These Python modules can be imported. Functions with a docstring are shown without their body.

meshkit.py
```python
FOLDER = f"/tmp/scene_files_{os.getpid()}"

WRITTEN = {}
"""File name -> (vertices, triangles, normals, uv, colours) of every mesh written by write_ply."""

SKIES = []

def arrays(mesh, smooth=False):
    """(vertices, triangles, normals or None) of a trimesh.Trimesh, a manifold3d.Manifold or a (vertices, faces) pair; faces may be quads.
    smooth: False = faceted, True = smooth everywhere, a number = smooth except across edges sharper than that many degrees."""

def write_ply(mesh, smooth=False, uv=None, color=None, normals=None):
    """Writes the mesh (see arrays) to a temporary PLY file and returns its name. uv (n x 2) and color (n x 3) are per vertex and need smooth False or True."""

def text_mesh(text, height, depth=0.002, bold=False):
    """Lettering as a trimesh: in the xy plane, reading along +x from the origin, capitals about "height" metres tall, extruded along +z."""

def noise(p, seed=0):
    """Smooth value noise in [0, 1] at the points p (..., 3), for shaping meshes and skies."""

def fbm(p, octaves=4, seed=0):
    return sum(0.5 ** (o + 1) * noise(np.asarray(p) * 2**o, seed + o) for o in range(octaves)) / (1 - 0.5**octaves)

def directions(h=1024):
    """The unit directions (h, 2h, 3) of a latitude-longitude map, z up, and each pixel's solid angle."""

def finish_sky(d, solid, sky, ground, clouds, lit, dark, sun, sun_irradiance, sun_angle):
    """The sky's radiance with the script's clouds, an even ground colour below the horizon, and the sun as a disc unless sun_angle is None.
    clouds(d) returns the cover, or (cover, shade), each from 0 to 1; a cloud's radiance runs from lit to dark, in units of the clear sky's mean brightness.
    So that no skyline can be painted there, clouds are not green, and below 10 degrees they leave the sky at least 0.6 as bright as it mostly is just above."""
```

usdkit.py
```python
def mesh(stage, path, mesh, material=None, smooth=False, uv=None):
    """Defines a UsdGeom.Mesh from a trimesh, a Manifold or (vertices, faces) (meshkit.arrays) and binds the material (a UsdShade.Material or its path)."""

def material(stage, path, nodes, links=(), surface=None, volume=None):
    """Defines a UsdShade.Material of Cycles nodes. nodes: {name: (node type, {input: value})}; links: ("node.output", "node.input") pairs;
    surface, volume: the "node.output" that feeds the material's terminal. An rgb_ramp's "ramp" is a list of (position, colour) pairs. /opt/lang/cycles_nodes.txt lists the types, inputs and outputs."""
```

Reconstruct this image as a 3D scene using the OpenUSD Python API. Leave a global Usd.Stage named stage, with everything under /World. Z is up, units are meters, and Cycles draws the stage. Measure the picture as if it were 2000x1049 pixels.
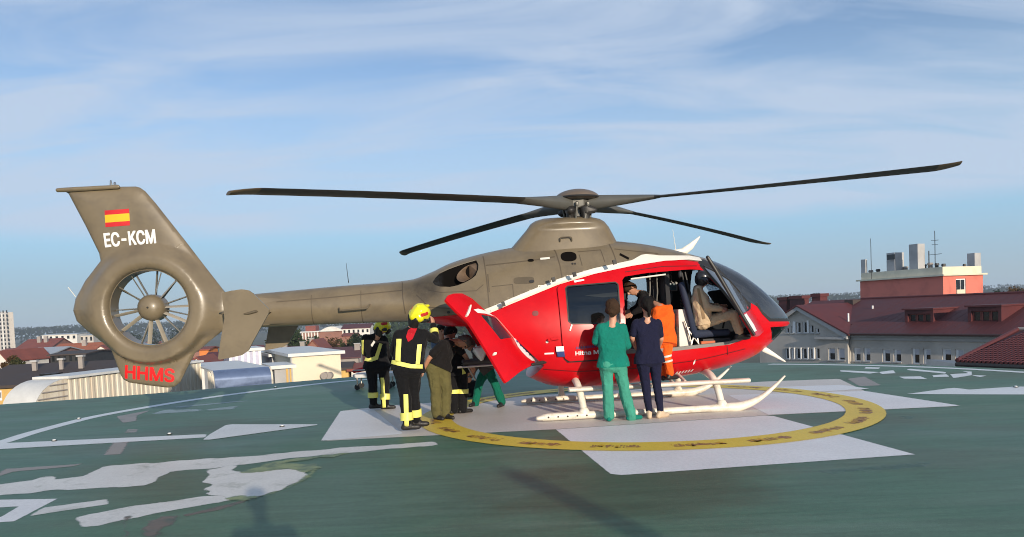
import math, random
import numpy as np, trimesh, usdkit, meshkit
import manifold3d
from manifold3d import Manifold, Mesh as MMesh, CrossSection, FillRule
from shapely.geometry import Polygon, LineString, Point, box as sbox
from shapely import affinity
from scipy.interpolate import PchipInterpolator
from pxr import Usd, UsdGeom, UsdLux, UsdShade, Gf, Sdf

random.seed(7)
RNG = np.random.default_rng(11)
stage = Usd.Stage.CreateInMemory()
UsdGeom.SetStageUpAxis(stage, UsdGeom.Tokens.z)
UsdGeom.SetStageMetersPerUnit(stage, 1.0)
UsdGeom.Xform.Define(stage, '/World')
UsdGeom.Scope.Define(stage, '/World/Looks')

# ------------------------------------------------------------------ camera, sky, sun, exposure
EYE_H, FPX, PITCH, ROLL = 1.5, 1430.0, math.radians(-2.5), math.atan(.0425)
EXPOSURE = 0.18
SUN_AZ, SUN_EL = math.radians(22.0), math.radians(12.0)
SKY_STRENGTH, SUN_INTENSITY = 0.142, 1.12
HAZE0, HAZE1, CLOUD = (2.40, 3.15, 3.70), (2.15, 3.55, 4.75), (3.35, 4.0, 5.0)
SUN = np.array([math.sin(SUN_AZ) * math.cos(SUN_EL), -math.cos(SUN_AZ) * math.cos(SUN_EL), math.sin(SUN_EL)])

_F = np.array([0, math.cos(PITCH), math.sin(PITCH)])
_U = np.array([0, -math.sin(PITCH), math.cos(PITCH)])
_R = np.array([1.0, 0, 0])
CR = math.cos(ROLL) * _R - math.sin(ROLL) * _U
CU = math.cos(ROLL) * _U + math.sin(ROLL) * _R
PPY = 608 - FPX * _F[2] / CU[2]
EYE = np.array([0, 0, EYE_H])
cam = UsdGeom.Camera.Define(stage, '/World/camera')
cam.CreateFocalLengthAttr(36.0 * FPX / 2000)
cam.CreateHorizontalApertureAttr(36.0)
cam.CreateVerticalApertureAttr(36.0 * 537 / 1024)
cam.CreateVerticalApertureOffsetAttr((PPY - 524.5) * 36.0 / 2000)
cam.CreateClippingRangeAttr(Gf.Vec2f(0.05, 20000))
cam.CreateExposureAttr(EXPOSURE)
_m = np.eye(4); _m[0, :3], _m[1, :3], _m[2, :3], _m[3, :3] = CR, CU, -_F, EYE
cam.AddTransformOp().Set(Gf.Matrix4d(_m.tolist()))

def M(name, nodes, links, surface='p.BSDF', volume=None):
    return usdkit.material(stage, '/World/Looks/' + name, nodes, links, surface=surface, volume=volume)

# sky: single scattering plus thin cirrus streaks on a plane high above
sky_mat = M('sky_light', {
    'tc': ('texture_coordinate', {}),
    'sep': ('separate_xyz', {}),
    'zz': ('math', {'math_type': 'maximum', 'value2': 0.0}),
    'za': ('math', {'math_type': 'add', 'value2': 0.20}),
    'dx': ('math', {'math_type': 'divide'}), 'dy': ('math', {'math_type': 'divide'}),
    'cmb': ('combine_xyz', {'z': 0.0}),
    'mp1': ('mapping', {'mapping_type': 'point', 'rotation': (0, 0, 0.35), 'scale': (0.55, 1.7, 1)}),
    'n1': ('noise_texture', {'scale': 2.4, 'detail': 8.0, 'roughness': 0.52, 'distortion': 0.6}),
    'mp2': ('mapping', {'mapping_type': 'point', 'location': (3.1, 1.7, 0), 'rotation': (0, 0, -0.12), 'scale': (0.5, 1.0, 1)}),
    'n2': ('noise_texture', {'scale': 0.8, 'detail': 4.0, 'roughness': 0.5, 'distortion': 0.3}),
    'r1': ('rgb_ramp', {'ramp': [(0.38, (0, 0, 0)), (0.62, (1, 1, 1))]}),
    'r2': ('rgb_ramp', {'ramp': [(0.30, (.45, .45, .45)), (0.62, (1, 1, 1))]}),
    'mul': ('math', {'math_type': 'multiply'}),
    'veil': ('map_range', {'range_type': 'smoothstep', 'from_min': 0.36, 'from_max': 0.12, 'to_min': 0.13, 'to_max': 0.60, 'clamp': True}),
    'sum': ('math', {'math_type': 'add', 'use_clamp': True}),
    'edge': ('noise_texture', {'scale': 2.2, 'detail': 3.0}),
    'ez': ('math', {'math_type': 'multiply_add', 'value2': 0.045}),
    'low': ('map_range', {'range_type': 'smoothstep', 'from_min': 0.118, 'from_max': 0.150, 'to_min': 0.03, 'to_max': 0.85, 'clamp': True}),
    'mul2': ('math', {'math_type': 'multiply', 'use_clamp': True}),
    'sky': ('sky_texture', {'sky_type': 'single_scattering', 'sun_disc': False, 'sun_elevation': SUN_EL,
                            'sun_rotation': math.atan2(SUN[0], SUN[1]), 'altitude': 200.0, 'air_density': 0.8, 'aerosol_density': 0.05, 'ozone_density': 2.0}),
    'hf': ('map_range', {'range_type': 'smoothstep', 'from_min': 0.34, 'from_max': 0.04, 'to_min': 0.0, 'to_max': 0.97, 'clamp': True}),
    'hc': ('rgb_ramp', {'ramp': [(0.0, HAZE0), (0.025, HAZE0), (0.10, HAZE1), (1.0, HAZE1)]}),
    'hm': ('mix_color', {'blend_type': 'mix', 'use_clamp': False}),
    'mix': ('mix_color', {'blend_type': 'mix', 'b': CLOUD, 'use_clamp': False}),
    'bg': ('background_shader', {'strength': SKY_STRENGTH})},
    [('tc.generated', 'sep.vector'), ('sep.z', 'zz.value1'), ('zz.value', 'za.value1'), ('sep.x', 'dx.value1'), ('za.value', 'dx.value2'),
     ('sep.y', 'dy.value1'), ('za.value', 'dy.value2'), ('dx.value', 'cmb.x'), ('dy.value', 'cmb.y'), ('cmb.vector', 'mp1.vector'), ('mp1.vector', 'n1.vector'),
     ('cmb.vector', 'mp2.vector'), ('mp2.vector', 'n2.vector'), ('n1.fac', 'r1.fac'), ('n2.fac', 'r2.fac'), ('r1.color', 'mul.value1'), ('r2.color', 'mul.value2'),
     ('zz.value', 'veil.value'), ('veil.result', 'sum.value1'), ('mul.value', 'sum.value2'),
     ('tc.generated', 'edge.vector'), ('edge.fac', 'ez.value1'), ('zz.value', 'ez.value3'), ('ez.value', 'low.value'),
     ('sum.value', 'mul2.value1'), ('low.result', 'mul2.value2'), ('mul2.value', 'mix.fac'),
     ('zz.value', 'hf.value'), ('zz.value', 'hc.fac'), ('hf.result', 'hm.fac'), ('sky.color', 'hm.a'), ('hc.color', 'hm.b'), ('hm.result', 'mix.a'), ('mix.result', 'bg.color')], surface='bg.background')
dome = UsdLux.DomeLight.Define(stage, '/World/sky')
UsdShade.MaterialBindingAPI.Apply(dome.GetPrim()).Bind(sky_mat)
dome.GetPrim().SetCustomDataByKey('kind', 'structure')
sun = UsdLux.DistantLight.Define(stage, '/World/sun')
sun.CreateNormalizeAttr(True); sun.CreateIntensityAttr(SUN_INTENSITY); sun.CreateAngleAttr(0.53); sun.CreateColorAttr(Gf.Vec3f(1.0, 0.86, 0.68))
_z = SUN; _x = np.cross([0, 0, 1.0], _z); _x /= np.linalg.norm(_x); _y = np.cross(_z, _x)
_m = np.eye(4); _m[0, :3], _m[1, :3], _m[2, :3] = _x, _y, _z
sun.AddTransformOp().Set(Gf.Matrix4d(_m.tolist()))

# ------------------------------------------------------------------ measuring: a pixel of the 2000 x 1049 photograph to a place in the world
def ray(x, y): return FPX * _F + (x - 1000) * CR + (PPY - y) * CU
def G(x, y, z=0.0):
    d = ray(x, y); return EYE + d * (z - EYE_H) / d[2]
def at(x, y, Y):
    d = ray(x, y); return EYE + d * Y / d[1]

# ------------------------------------------------------------------ materials
def mat(name, col, rough=.5, metal=0., var=.12, vs=3., bump=0., bs=40., coat=0., spec=.5, tint=None, tintamt=.5, tints=1.2, sheen=0., trans=0., rv=.08):
    c = np.array(col, float)
    nodes = {'g': ('geometry', {}), 'n': ('noise_texture', {'scale': vs, 'detail': 6.0, 'roughness': .6}),
             'r': ('rgb_ramp', {'ramp': [(.25, tuple(c * (1 - var))), (.75, tuple(np.minimum(c * (1 + var), .95)))]}),
             'rr': ('map_range', {'from_min': .3, 'from_max': .7, 'to_min': max(rough - rv, .02), 'to_max': min(rough + rv, 1)}),
             'p': ('principled_bsdf', {'metallic': metal, 'coat_weight': coat, 'coat_roughness': .14, 'specular_ior_level': spec, 'sheen_weight': sheen})}
    links = [('g.position', 'n.vector'), ('n.fac', 'r.fac'), ('n.fac', 'rr.value'), ('rr.result', 'p.roughness')]
    out = 'r.color'
    if tint is not None:
        nodes['n3'] = ('noise_texture', {'scale': tints, 'detail': 7.0, 'roughness': .65, 'distortion': .4})
        nodes['r3'] = ('rgb_ramp', {'ramp': [(.48, (0, 0, 0)), (.68, (tintamt,) * 3)]})
        nodes['m3'] = ('mix_color', {'b': tuple(tint)})
        links += [('g.position', 'n3.vector'), ('n3.fac', 'r3.fac'), ('r3.color', 'm3.fac'), ('r.color', 'm3.a')]
        out = 'm3.result'
    links.append((out, 'p.base_color'))
    if bump:
        nodes['nb'] = ('noise_texture', {'scale': bs, 'detail': 5.0, 'roughness': .6})
        nodes['b'] = ('bump', {'strength': 1.0, 'distance': bump})
        links += [('g.position', 'nb.vector'), ('nb.fac', 'b.height'), ('b.normal', 'p.normal')]
    surf = 'p.BSDF'
    if trans:
        nodes['t'] = ('translucent_bsdf', {}); nodes['mx'] = ('mix_closure', {'fac': trans})
        links += [(out, 't.color'), ('p.BSDF', 'mx.closure1'), ('t.BSDF', 'mx.closure2')]; surf = 'mx.closure'
    return M(name, nodes, links, surf)

def glass(name, tint, refl=1.0, rough=.02, ior=1.5, dust=0.0):
    if dust:
        return M(name, {'t': ('transparent_bsdf', {'color': tint}), 'g': ('glossy_bsdf', {'color': (refl,) * 3, 'roughness': rough}), 'd': ('diffuse_bsdf', {'color': (.45, .47, .5)}),
                        'f': ('fresnel', {'IOR': ior}), 'm': ('mix_closure', {}), 'md': ('mix_closure', {'fac': dust})},
                 [('t.BSDF', 'md.closure1'), ('d.BSDF', 'md.closure2'), ('f.fac', 'm.fac'), ('md.closure', 'm.closure1'), ('g.BSDF', 'm.closure2')], 'm.closure')
    return M(name, {'t': ('transparent_bsdf', {'color': tint}), 'g': ('glossy_bsdf', {'color': (refl,) * 3, 'roughness': rough}),
                    'f': ('fresnel', {'IOR': ior}), 'm': ('mix_closure', {})},
             [('f.fac', 'm.fac'), ('t.BSDF', 'm.closure1'), ('g.BSDF', 'm.closure2')], 'm.closure')

KHAKI = mat('khaki_paint', (.168, .133, .084), .36, var=.09, vs=1.6, coat=.20, rv=.08, tint=(.118, .094, .064), tintamt=.75, tints=2.6)
KHAKI_D = mat('khaki_seam', (.085, .065, .042), .6)
KHAKI_M = mat('khaki_recess', (.095, .074, .047), .55)
RED = mat('red_paint', (.54, .004, .009), .24, var=.05, vs=2., spec=.22, coat=.0, rv=.04, tint=(.37, .003, .009), tintamt=.5)
WHITE = mat('white_paint', (.74, .71, .64), .35, var=.05, coat=.2)
WHITE_W = mat('worn_white_metal', (.72, .67, .57), .42, var=.10, vs=9, tint=(.38, .31, .22), tintamt=.55, tints=7)
BLACK = mat('black_rubber', (.012, .012, .013), .6)
DARK = mat('dark_trim', (.022, .021, .021), .5)
ROTOR = mat('rotor_composite', (.030, .029, .027), .5, var=.25, vs=4, spec=.4)
ROTOR_E = mat('rotor_tip_paint', (.12, .085, .05), .5)
HUBGREY = mat('rotor_cuff', (.085, .085, .078), .5, var=.15)
HUBTAN = mat('hub_cap_paint', (.13, .10, .075), .45)
STEEL = mat('bare_steel', (.45, .43, .40), .35, metal=1.)
BURNT = mat('burnt_metal', (.15, .10, .065), .6, metal=.4, var=.3, vs=9)
SOOT = mat('soot_black', (.006, .005, .0045), 1.0, spec=.05, rv=0)
GLASS = glass('windscreen_glass', (.70, .74, .79), .95, .03, 2.0, .045)
DOORGLASS = glass('door_glass', (.62, .64, .72), .95, .03, 2.2, .14)
PGLASS = glass('port_window_glass', (.82, .86, .88), .9, .02, 1.4)
TINT = glass('tinted_window', (.30, .32, .33), .9, .04, 1.7)
DARKGLASS = mat('dark_glass', (.020, .024, .036), .08, var=.05)
INTER = mat('cabin_lining', (.030, .030, .033), .7)
SEATBLUE = mat('seat_fabric', (.012, .020, .048), .8, bump=.004, bs=60)
PALE = mat('pale_panel', (.66, .63, .56), .5)
YEL = mat('flag_yellow', (.78, .42, .01), .4)
FRED = mat('flag_red', (.52, .012, .016), .4)
TXTW = mat('lettering_white', (.76, .76, .74), .45, var=.03)
TXTR = mat('lettering_red', (.80, .008, .010), .45, var=.03)
FBLUE = mat('flag_blue', (.012, .03, .16), .4)

# ------------------------------------------------------------------ the scene graph
_used = {}
def numbered(parent, name):
    k = (parent, name); n = _used.get(k, 0); _used[k] = n + 1
    return name if n == 0 else f'{name}_{n:03d}'
def keys(p, label=None, cat=None, group=None, kind=None):
    for k, v in (('label', label), ('category', cat), ('group', group), ('kind', kind)):
        if v: p.SetCustomDataByKey(k, v)
_base = {}
def thing(name, label, cat=None, base=(0, 0, 0), group=None, kind=None):
    path = '/World/' + numbered('/World', name)
    x = UsdGeom.Xform.Define(stage, path)
    if np.any(np.array(base)): x.AddTranslateOp().Set(Gf.Vec3d(*map(float, base)))
    keys(x.GetPrim(), label, cat, group, kind)
    _base[path] = np.array(base, float)
    return path
def tm(mesh):
    v, f, _ = meshkit.arrays(mesh); return trimesh.Trimesh(v, f, process=False)
def join(ms): return trimesh.util.concatenate([tm(m) for m in ms])
def put(parent, name, mesh, material, smooth=30, label=None, kind=None, uv=None):
    if isinstance(mesh, list): mesh = join(mesh)
    if hasattr(mesh, 'to_mesh') and mesh.is_empty(): print('EMPTY', parent, name); return None
    b = _base[parent]
    v, f, _ = meshkit.arrays(mesh)
    path = parent + '/' + numbered(parent, name)
    usdkit.mesh(stage, path, (v - b, f), material, smooth=smooth, uv=uv)
    _base[path] = b
    keys(stage.GetPrimAtPath(path), label, None, None, kind)
    return path
def solo(name, mesh, material, label, cat=None, group=None, kind=None, smooth=30):
    if isinstance(mesh, list): mesh = join(mesh)
    v, f, _ = meshkit.arrays(mesh)
    path = '/World/' + numbered('/World', name)
    usdkit.mesh(stage, path, (v, f), material, smooth=smooth)
    keys(stage.GetPrimAtPath(path), label, cat, group, kind)
    _base[path] = np.zeros(3)
    return path

# ------------------------------------------------------------------ mesh helpers
def man(mesh):
    v, f, _ = meshkit.arrays(mesh)
    m = trimesh.Trimesh(v, f, process=True); m.merge_vertices()
    return Manifold(MMesh(np.asarray(m.vertices, np.float32), np.asarray(m.faces, np.uint32)))
_g = (1 + 5 ** .5) / 2
_fib = np.array([[math.cos(2 * math.pi * i / _g) * math.sqrt(1 - (1 - 2 * (i + .5) / 26) ** 2), math.sin(2 * math.pi * i / _g) * math.sqrt(1 - (1 - 2 * (i + .5) / 26) ** 2), 1 - 2 * (i + .5) / 26] for i in range(26)])
def hull(*sp):
    """convex hull of spheres (point, radius or three radii)"""
    return Manifold.hull_points(np.vstack([np.asarray(p, float) + _fib * np.asarray(r, float) for p, r in sp]))
def chain(pts, rad):
    return [hull((pts[i], rad[i]), (pts[i + 1], rad[i + 1])) for i in range(len(pts) - 1)]
def union(ms): return Manifold.batch_boolean(ms, manifold3d.OpType.Add) if len(ms) > 1 else ms[0]
def box(c, s, rz=0., rx=0., ry=0.):
    m = trimesh.creation.box(s)
    for a, ax in ((rx, (1, 0, 0)), (ry, (0, 1, 0)), (rz, (0, 0, 1))):
        if a: m.apply_transform(trimesh.transformations.rotation_matrix(a, ax))
    m.apply_translation(c); return m
def tube(pts, r, n=10, closed_caps=True):
    """a swept tube with a radius (or radii) along points"""
    P = np.asarray(pts, float); r = np.broadcast_to(r, len(P)); V = []; F = []
    T = np.gradient(P, axis=0); T /= np.linalg.norm(T, axis=1)[:, None]
    ref = np.array([0, 0, 1.]) if abs(T[0][2]) < .9 else np.array([1., 0, 0])
    a = np.cross(T[0], ref)
    for i in range(len(P)):
        a = a - T[i] * (a @ T[i]); a /= np.linalg.norm(a); b = np.cross(T[i], a)
        th = np.linspace(0, 2 * np.pi, n, endpoint=False)
        V.append(P[i] + r[i] * (np.cos(th)[:, None] * a + np.sin(th)[:, None] * b))
    for i in range(len(P) - 1):
        for k in range(n):
            q = i * n + k; w = i * n + (k + 1) % n
            F += [[q, w, w + n], [q, w + n, q + n]]
    V = np.vstack(V); m = len(V); V = np.vstack([V, P[0], P[-1]])
    for k in range(n):
        F += [[m, (k + 1) % n, k], [m + 1, m - n + k, m - n + (k + 1) % n]]
    return trimesh.Trimesh(V, F, process=False)
def smooth_path(pts, n=8):
    P = np.asarray(pts, float); t = np.r_[0, np.cumsum(np.linalg.norm(np.diff(P, axis=0), axis=1))]
    return PchipInterpolator(t, P)(np.linspace(0, t[-1], n * (len(P) - 1) + 1))
def sheet(poly, z):
    v, f = trimesh.creation.triangulate_polygon(poly, engine='earcut')
    v = np.c_[v, np.full(len(v), z)]
    n = np.cross(v[f[:, 1]] - v[f[:, 0]], v[f[:, 2]] - v[f[:, 0]])[:, 2]
    f = np.where((n < 0)[:, None], f[:, ::-1], f)
    return trimesh.Trimesh(v, f, process=False)
def quadmesh(grid):
    """grid (n, m, 3) of points to a mesh"""
    g = np.asarray(grid); n, m = g.shape[:2]; i = np.arange(n * m).reshape(n, m)
    a, b, c, d = i[:-1, :-1].ravel(), i[1:, :-1].ravel(), i[1:, 1:].ravel(), i[:-1, 1:].ravel()
    return trimesh.Trimesh(g.reshape(-1, 3), np.r_[np.c_[a, b, c], np.c_[a, c, d]], process=False)
# ------------------------------------------------------------------ the helipad deck and its markings
DECK = M('deck_green', {
    'g': ('geometry', {}),
    'n1': ('noise_texture', {'scale': .22, 'detail': 6.0, 'roughness': .6, 'distortion': .6}),
    'r1': ('rgb_ramp', {'ramp': [(.30, (.045, .114, .064)), (.50, (.064, .148, .088)), (.70, (.092, .184, .120))]}),
    'mp': ('mapping', {'mapping_type': 'point', 'rotation': (0, 0, .25), 'scale': (.16, 1.5, 1)}),
    'n2': ('noise_texture', {'scale': 1.2, 'detail': 8.0, 'roughness': .65, 'distortion': .5}),
    'r2': ('rgb_ramp', {'ramp': [(.40, (0, 0, 0)), (.72, (.55, .55, .55))]}),
    'm2': ('mix_color', {'b': (.145, .200, .148)}),
    'n3': ('noise_texture', {'scale': .35, 'detail': 5.0, 'roughness': .55}),
    'r3': ('rgb_ramp', {'ramp': [(.50, (0, 0, 0)), (.66, (.75, .75, .75))]}),
    'm3': ('mix_color', {'b': (.082, .102, .060)}),
    'n5': ('noise_texture', {'scale': 9.0, 'detail': 6.0, 'roughness': .7}),
    'r5': ('rgb_ramp', {'ramp': [(.62, (0, 0, 0)), (.78, (.35, .35, .35))]}),
    'm5': ('mix_color', {'b': (.16, .20, .165)}),
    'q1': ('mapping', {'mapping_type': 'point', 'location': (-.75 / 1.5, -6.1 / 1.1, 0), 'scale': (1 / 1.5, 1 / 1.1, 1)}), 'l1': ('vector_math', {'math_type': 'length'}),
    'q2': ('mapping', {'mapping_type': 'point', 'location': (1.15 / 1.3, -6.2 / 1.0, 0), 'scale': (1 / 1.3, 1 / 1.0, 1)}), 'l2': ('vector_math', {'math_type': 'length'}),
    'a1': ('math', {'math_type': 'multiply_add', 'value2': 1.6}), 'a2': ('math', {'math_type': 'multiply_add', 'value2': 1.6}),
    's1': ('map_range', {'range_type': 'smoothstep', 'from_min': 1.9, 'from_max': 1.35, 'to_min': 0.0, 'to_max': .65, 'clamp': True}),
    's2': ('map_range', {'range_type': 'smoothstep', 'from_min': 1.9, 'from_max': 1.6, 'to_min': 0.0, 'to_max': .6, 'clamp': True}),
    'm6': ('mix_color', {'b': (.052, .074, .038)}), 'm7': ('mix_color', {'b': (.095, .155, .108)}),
    'mq': ('mapping', {'mapping_type': 'point', 'rotation': (0, 0, -.55), 'scale': (.5, 3.2, 1)}),
    'nq': ('noise_texture', {'scale': 1.6, 'detail': 9.0, 'roughness': .66, 'distortion': 1.4}),
    'rq': ('rgb_ramp', {'ramp': [(.30, (.74, .76, .72)), (.52, (1, 1, 1)), (.72, (1.22, 1.20, 1.20))]}), 'mz': ('mix_color', {'blend_type': 'multiply', 'fac': 1.0, 'use_clamp': False}),
    'nw': ('noise_texture', {'scale': 22.0, 'detail': 8.0, 'roughness': .75, 'distortion': .4}),
    'rw': ('rgb_ramp', {'ramp': [(.34, (.80, .80, .80)), (.55, (1, 1, 1)), (.74, (1.25, 1.25, 1.25))]}), 'my': ('mix_color', {'blend_type': 'multiply', 'fac': .8, 'use_clamp': False}),
    'n8': ('noise_texture', {'scale': .9, 'detail': 6.0, 'roughness': .6}),
    'nb': ('noise_texture', {'scale': 90.0, 'detail': 4.0}),
    'b': ('bump', {'strength': .5, 'distance': .004}),
    'rr': ('map_range', {'from_min': .3, 'from_max': .7, 'to_min': .42, 'to_max': .64}),
    'p': ('principled_bsdf', {'specular_ior_level': .38})},
    [('g.position', 'n1.vector'), ('n1.fac', 'r1.fac'), ('g.position', 'mp.vector'), ('mp.vector', 'n2.vector'), ('n2.fac', 'r2.fac'), ('r2.color', 'm2.fac'), ('r1.color', 'm2.a'),
     ('g.position', 'n3.vector'), ('n3.fac', 'r3.fac'), ('r3.color', 'm3.fac'), ('m2.result', 'm3.a'), ('g.position', 'n5.vector'), ('n5.fac', 'r5.fac'), ('r5.color', 'm5.fac'), ('m3.result', 'm5.a'),
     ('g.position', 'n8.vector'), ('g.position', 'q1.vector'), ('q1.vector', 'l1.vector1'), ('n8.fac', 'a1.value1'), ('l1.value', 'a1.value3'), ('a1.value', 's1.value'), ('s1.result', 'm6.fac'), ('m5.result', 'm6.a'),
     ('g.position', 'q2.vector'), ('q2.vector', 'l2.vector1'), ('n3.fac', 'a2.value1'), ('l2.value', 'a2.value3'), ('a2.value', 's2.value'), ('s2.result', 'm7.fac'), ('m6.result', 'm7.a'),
     ('g.position', 'mq.vector'), ('mq.vector', 'nq.vector'), ('nq.fac', 'rq.fac'), ('m7.result', 'mz.a'), ('rq.color', 'mz.b'),
     ('g.position', 'nw.vector'), ('nw.fac', 'rw.fac'), ('mz.result', 'my.a'), ('rw.color', 'my.b'),
     ('my.result', 'p.base_color'), ('g.position', 'nb.vector'), ('nb.fac', 'b.height'), ('b.normal', 'p.normal'), ('n1.fac', 'rr.value'), ('rr.result', 'p.roughness')])
CONC = mat('concrete_grey', (.34, .33, .31), .8, var=.12, vs=.8, bump=.004, bs=20)
def paint(name, col, wear, scale=2.2, wearamt=.8, under=(.072, .128, .088), var=.06, fade=.02, ragged=.5, alpha=1.0):
    """floor paint that has worn through in patches and frays towards its edges (the st primvar holds the distance to the edge in metres)"""
    c = np.array(col)
    return M(name, {'g': ('geometry', {}), 'n': ('noise_texture', {'scale': scale, 'detail': 8.0, 'roughness': .68, 'distortion': .3}),
                    'r': ('rgb_ramp', {'ramp': [(wear, (0, 0, 0)), (min(wear + .14, 1), (wearamt,) * 3)]}),
                    'n2': ('noise_texture', {'scale': .9, 'detail': 6.0, 'roughness': .6}), 'r2': ('rgb_ramp', {'ramp': [(.3, tuple(c * (1 - var))), (.7, tuple(c * (1 + var)))]}),
                    'n4': ('noise_texture', {'scale': 28.0, 'detail': 5.0, 'roughness': .7}), 'r4': ('rgb_ramp', {'ramp': [(.35, (.86, .86, .86)), (.65, (1, 1, 1))]}), 'mm': ('mix_color', {'blend_type': 'multiply', 'fac': 1.0}),
                    'm': ('mix_color', {'b': under}), 'nb': ('noise_texture', {'scale': 70.0, 'detail': 3.0}), 'b': ('bump', {'strength': .4, 'distance': .003}),
                    'uv': ('attribute', {'attribute': 'st'}), 'sx': ('separate_xyz', {}), 'd': ('math', {'math_type': 'divide', 'value2': fade}),
                    'nr': ('noise_texture', {'scale': 13.0, 'detail': 7.0, 'roughness': .7}), 'nm': ('math', {'math_type': 'multiply_add', 'value2': -2.2 * ragged, 'value3': 1.1 * ragged}),
                    'ad': ('math', {'math_type': 'add'}), 'al': ('map_range', {'from_min': .25, 'from_max': .75, 'to_min': 0.0, 'to_max': alpha, 'clamp': True}),
                    't': ('transparent_bsdf', {}), 'mx': ('mix_closure', {}), 'p': ('principled_bsdf', {'roughness': .55})},
             [('g.position', 'n.vector'), ('n.fac', 'r.fac'), ('g.position', 'n2.vector'), ('n2.fac', 'r2.fac'), ('g.position', 'n4.vector'), ('n4.fac', 'r4.fac'), ('r2.color', 'mm.a'), ('r4.color', 'mm.b'), ('r.color', 'm.fac'), ('mm.result', 'm.a'), ('m.result', 'p.base_color'),
              ('g.position', 'nb.vector'), ('nb.fac', 'b.height'), ('b.normal', 'p.normal'),
              ('uv.vector', 'sx.vector'), ('sx.x', 'd.value1'), ('g.position', 'nr.vector'), ('nr.fac', 'nm.value1'), ('d.value', 'ad.value1'), ('nm.value', 'ad.value2'), ('ad.value', 'al.value'),
              ('al.result', 'mx.fac'), ('t.BSDF', 'mx.closure1'), ('p.BSDF', 'mx.closure2')], 'mx.closure')
import shapely
def painted(pg, z):
    """a sheet with the distance to its edge at every vertex"""
    m = sheet(pg, z); b = m.bounds; size = max(.05, min(.16, max(b[1][0] - b[0][0], b[1][1] - b[0][1]) / 14))
    v, f = trimesh.remesh.subdivide_to_size(m.vertices, m.faces, size, max_iter=12)
    d = shapely.distance(shapely.points(v[:, :2]), pg.boundary)
    return v, f, np.c_[d, np.zeros(len(d))]
P_CROSS = paint('cross_white_paint', (.78, .77, .77), .66, wearamt=.35)
P_DUST = paint('dusty_white_paint', (.66, .60, .545), .62, wearamt=.35, under=(.30, .28, .25))
P_WORN = paint('worn_white_paint', (.70, .68, .64), .55, scale=2.6, wearamt=.6, under=(.27, .28, .22), fade=.035, ragged=.65, var=.10)
P_LINE = paint('line_white_paint', (.74, .76, .76), .62, wearamt=.5)
P_BEIGE = paint('bare_primer_beige', (.30, .265, .235), .55, wearamt=.6, fade=.05, ragged=.8)
P_PALE = paint('pale_blue_paint', (.26, .33, .33), .50, wearamt=.8, fade=.10, ragged=.9)
P_LIME = paint('lime_paint_stain', (.27, .32, .15), .46, scale=3.5, wearamt=.8, fade=.07, ragged=.9, alpha=.95)
P_RUST = paint('bare_patch_brown', (.155, .125, .10), .50, scale=4, wearamt=.9, under=(.06, .09, .07), var=.25, fade=.06, ragged=.8)
P_GREEN2 = paint('fresh_green_paint', (.066, .128, .096), .55, wearamt=.7, under=(.05, .105, .075), fade=.25, ragged=.8, alpha=.8)
P_YEL = paint('ring_yellow_paint', (.76, .55, .055), .66, scale=5, wearamt=.35, under=(.40, .31, .07))
P_LETT = paint('letter_brown_paint', (.30, .135, .05), .52, scale=14, wearamt=.9, under=(.60, .42, .045), fade=.008)
P_LETY = paint('letter_yellow_paint', (.62, .35, .012), .62, scale=14, wearamt=.6, under=(.60, .42, .045), fade=.008)

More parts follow.
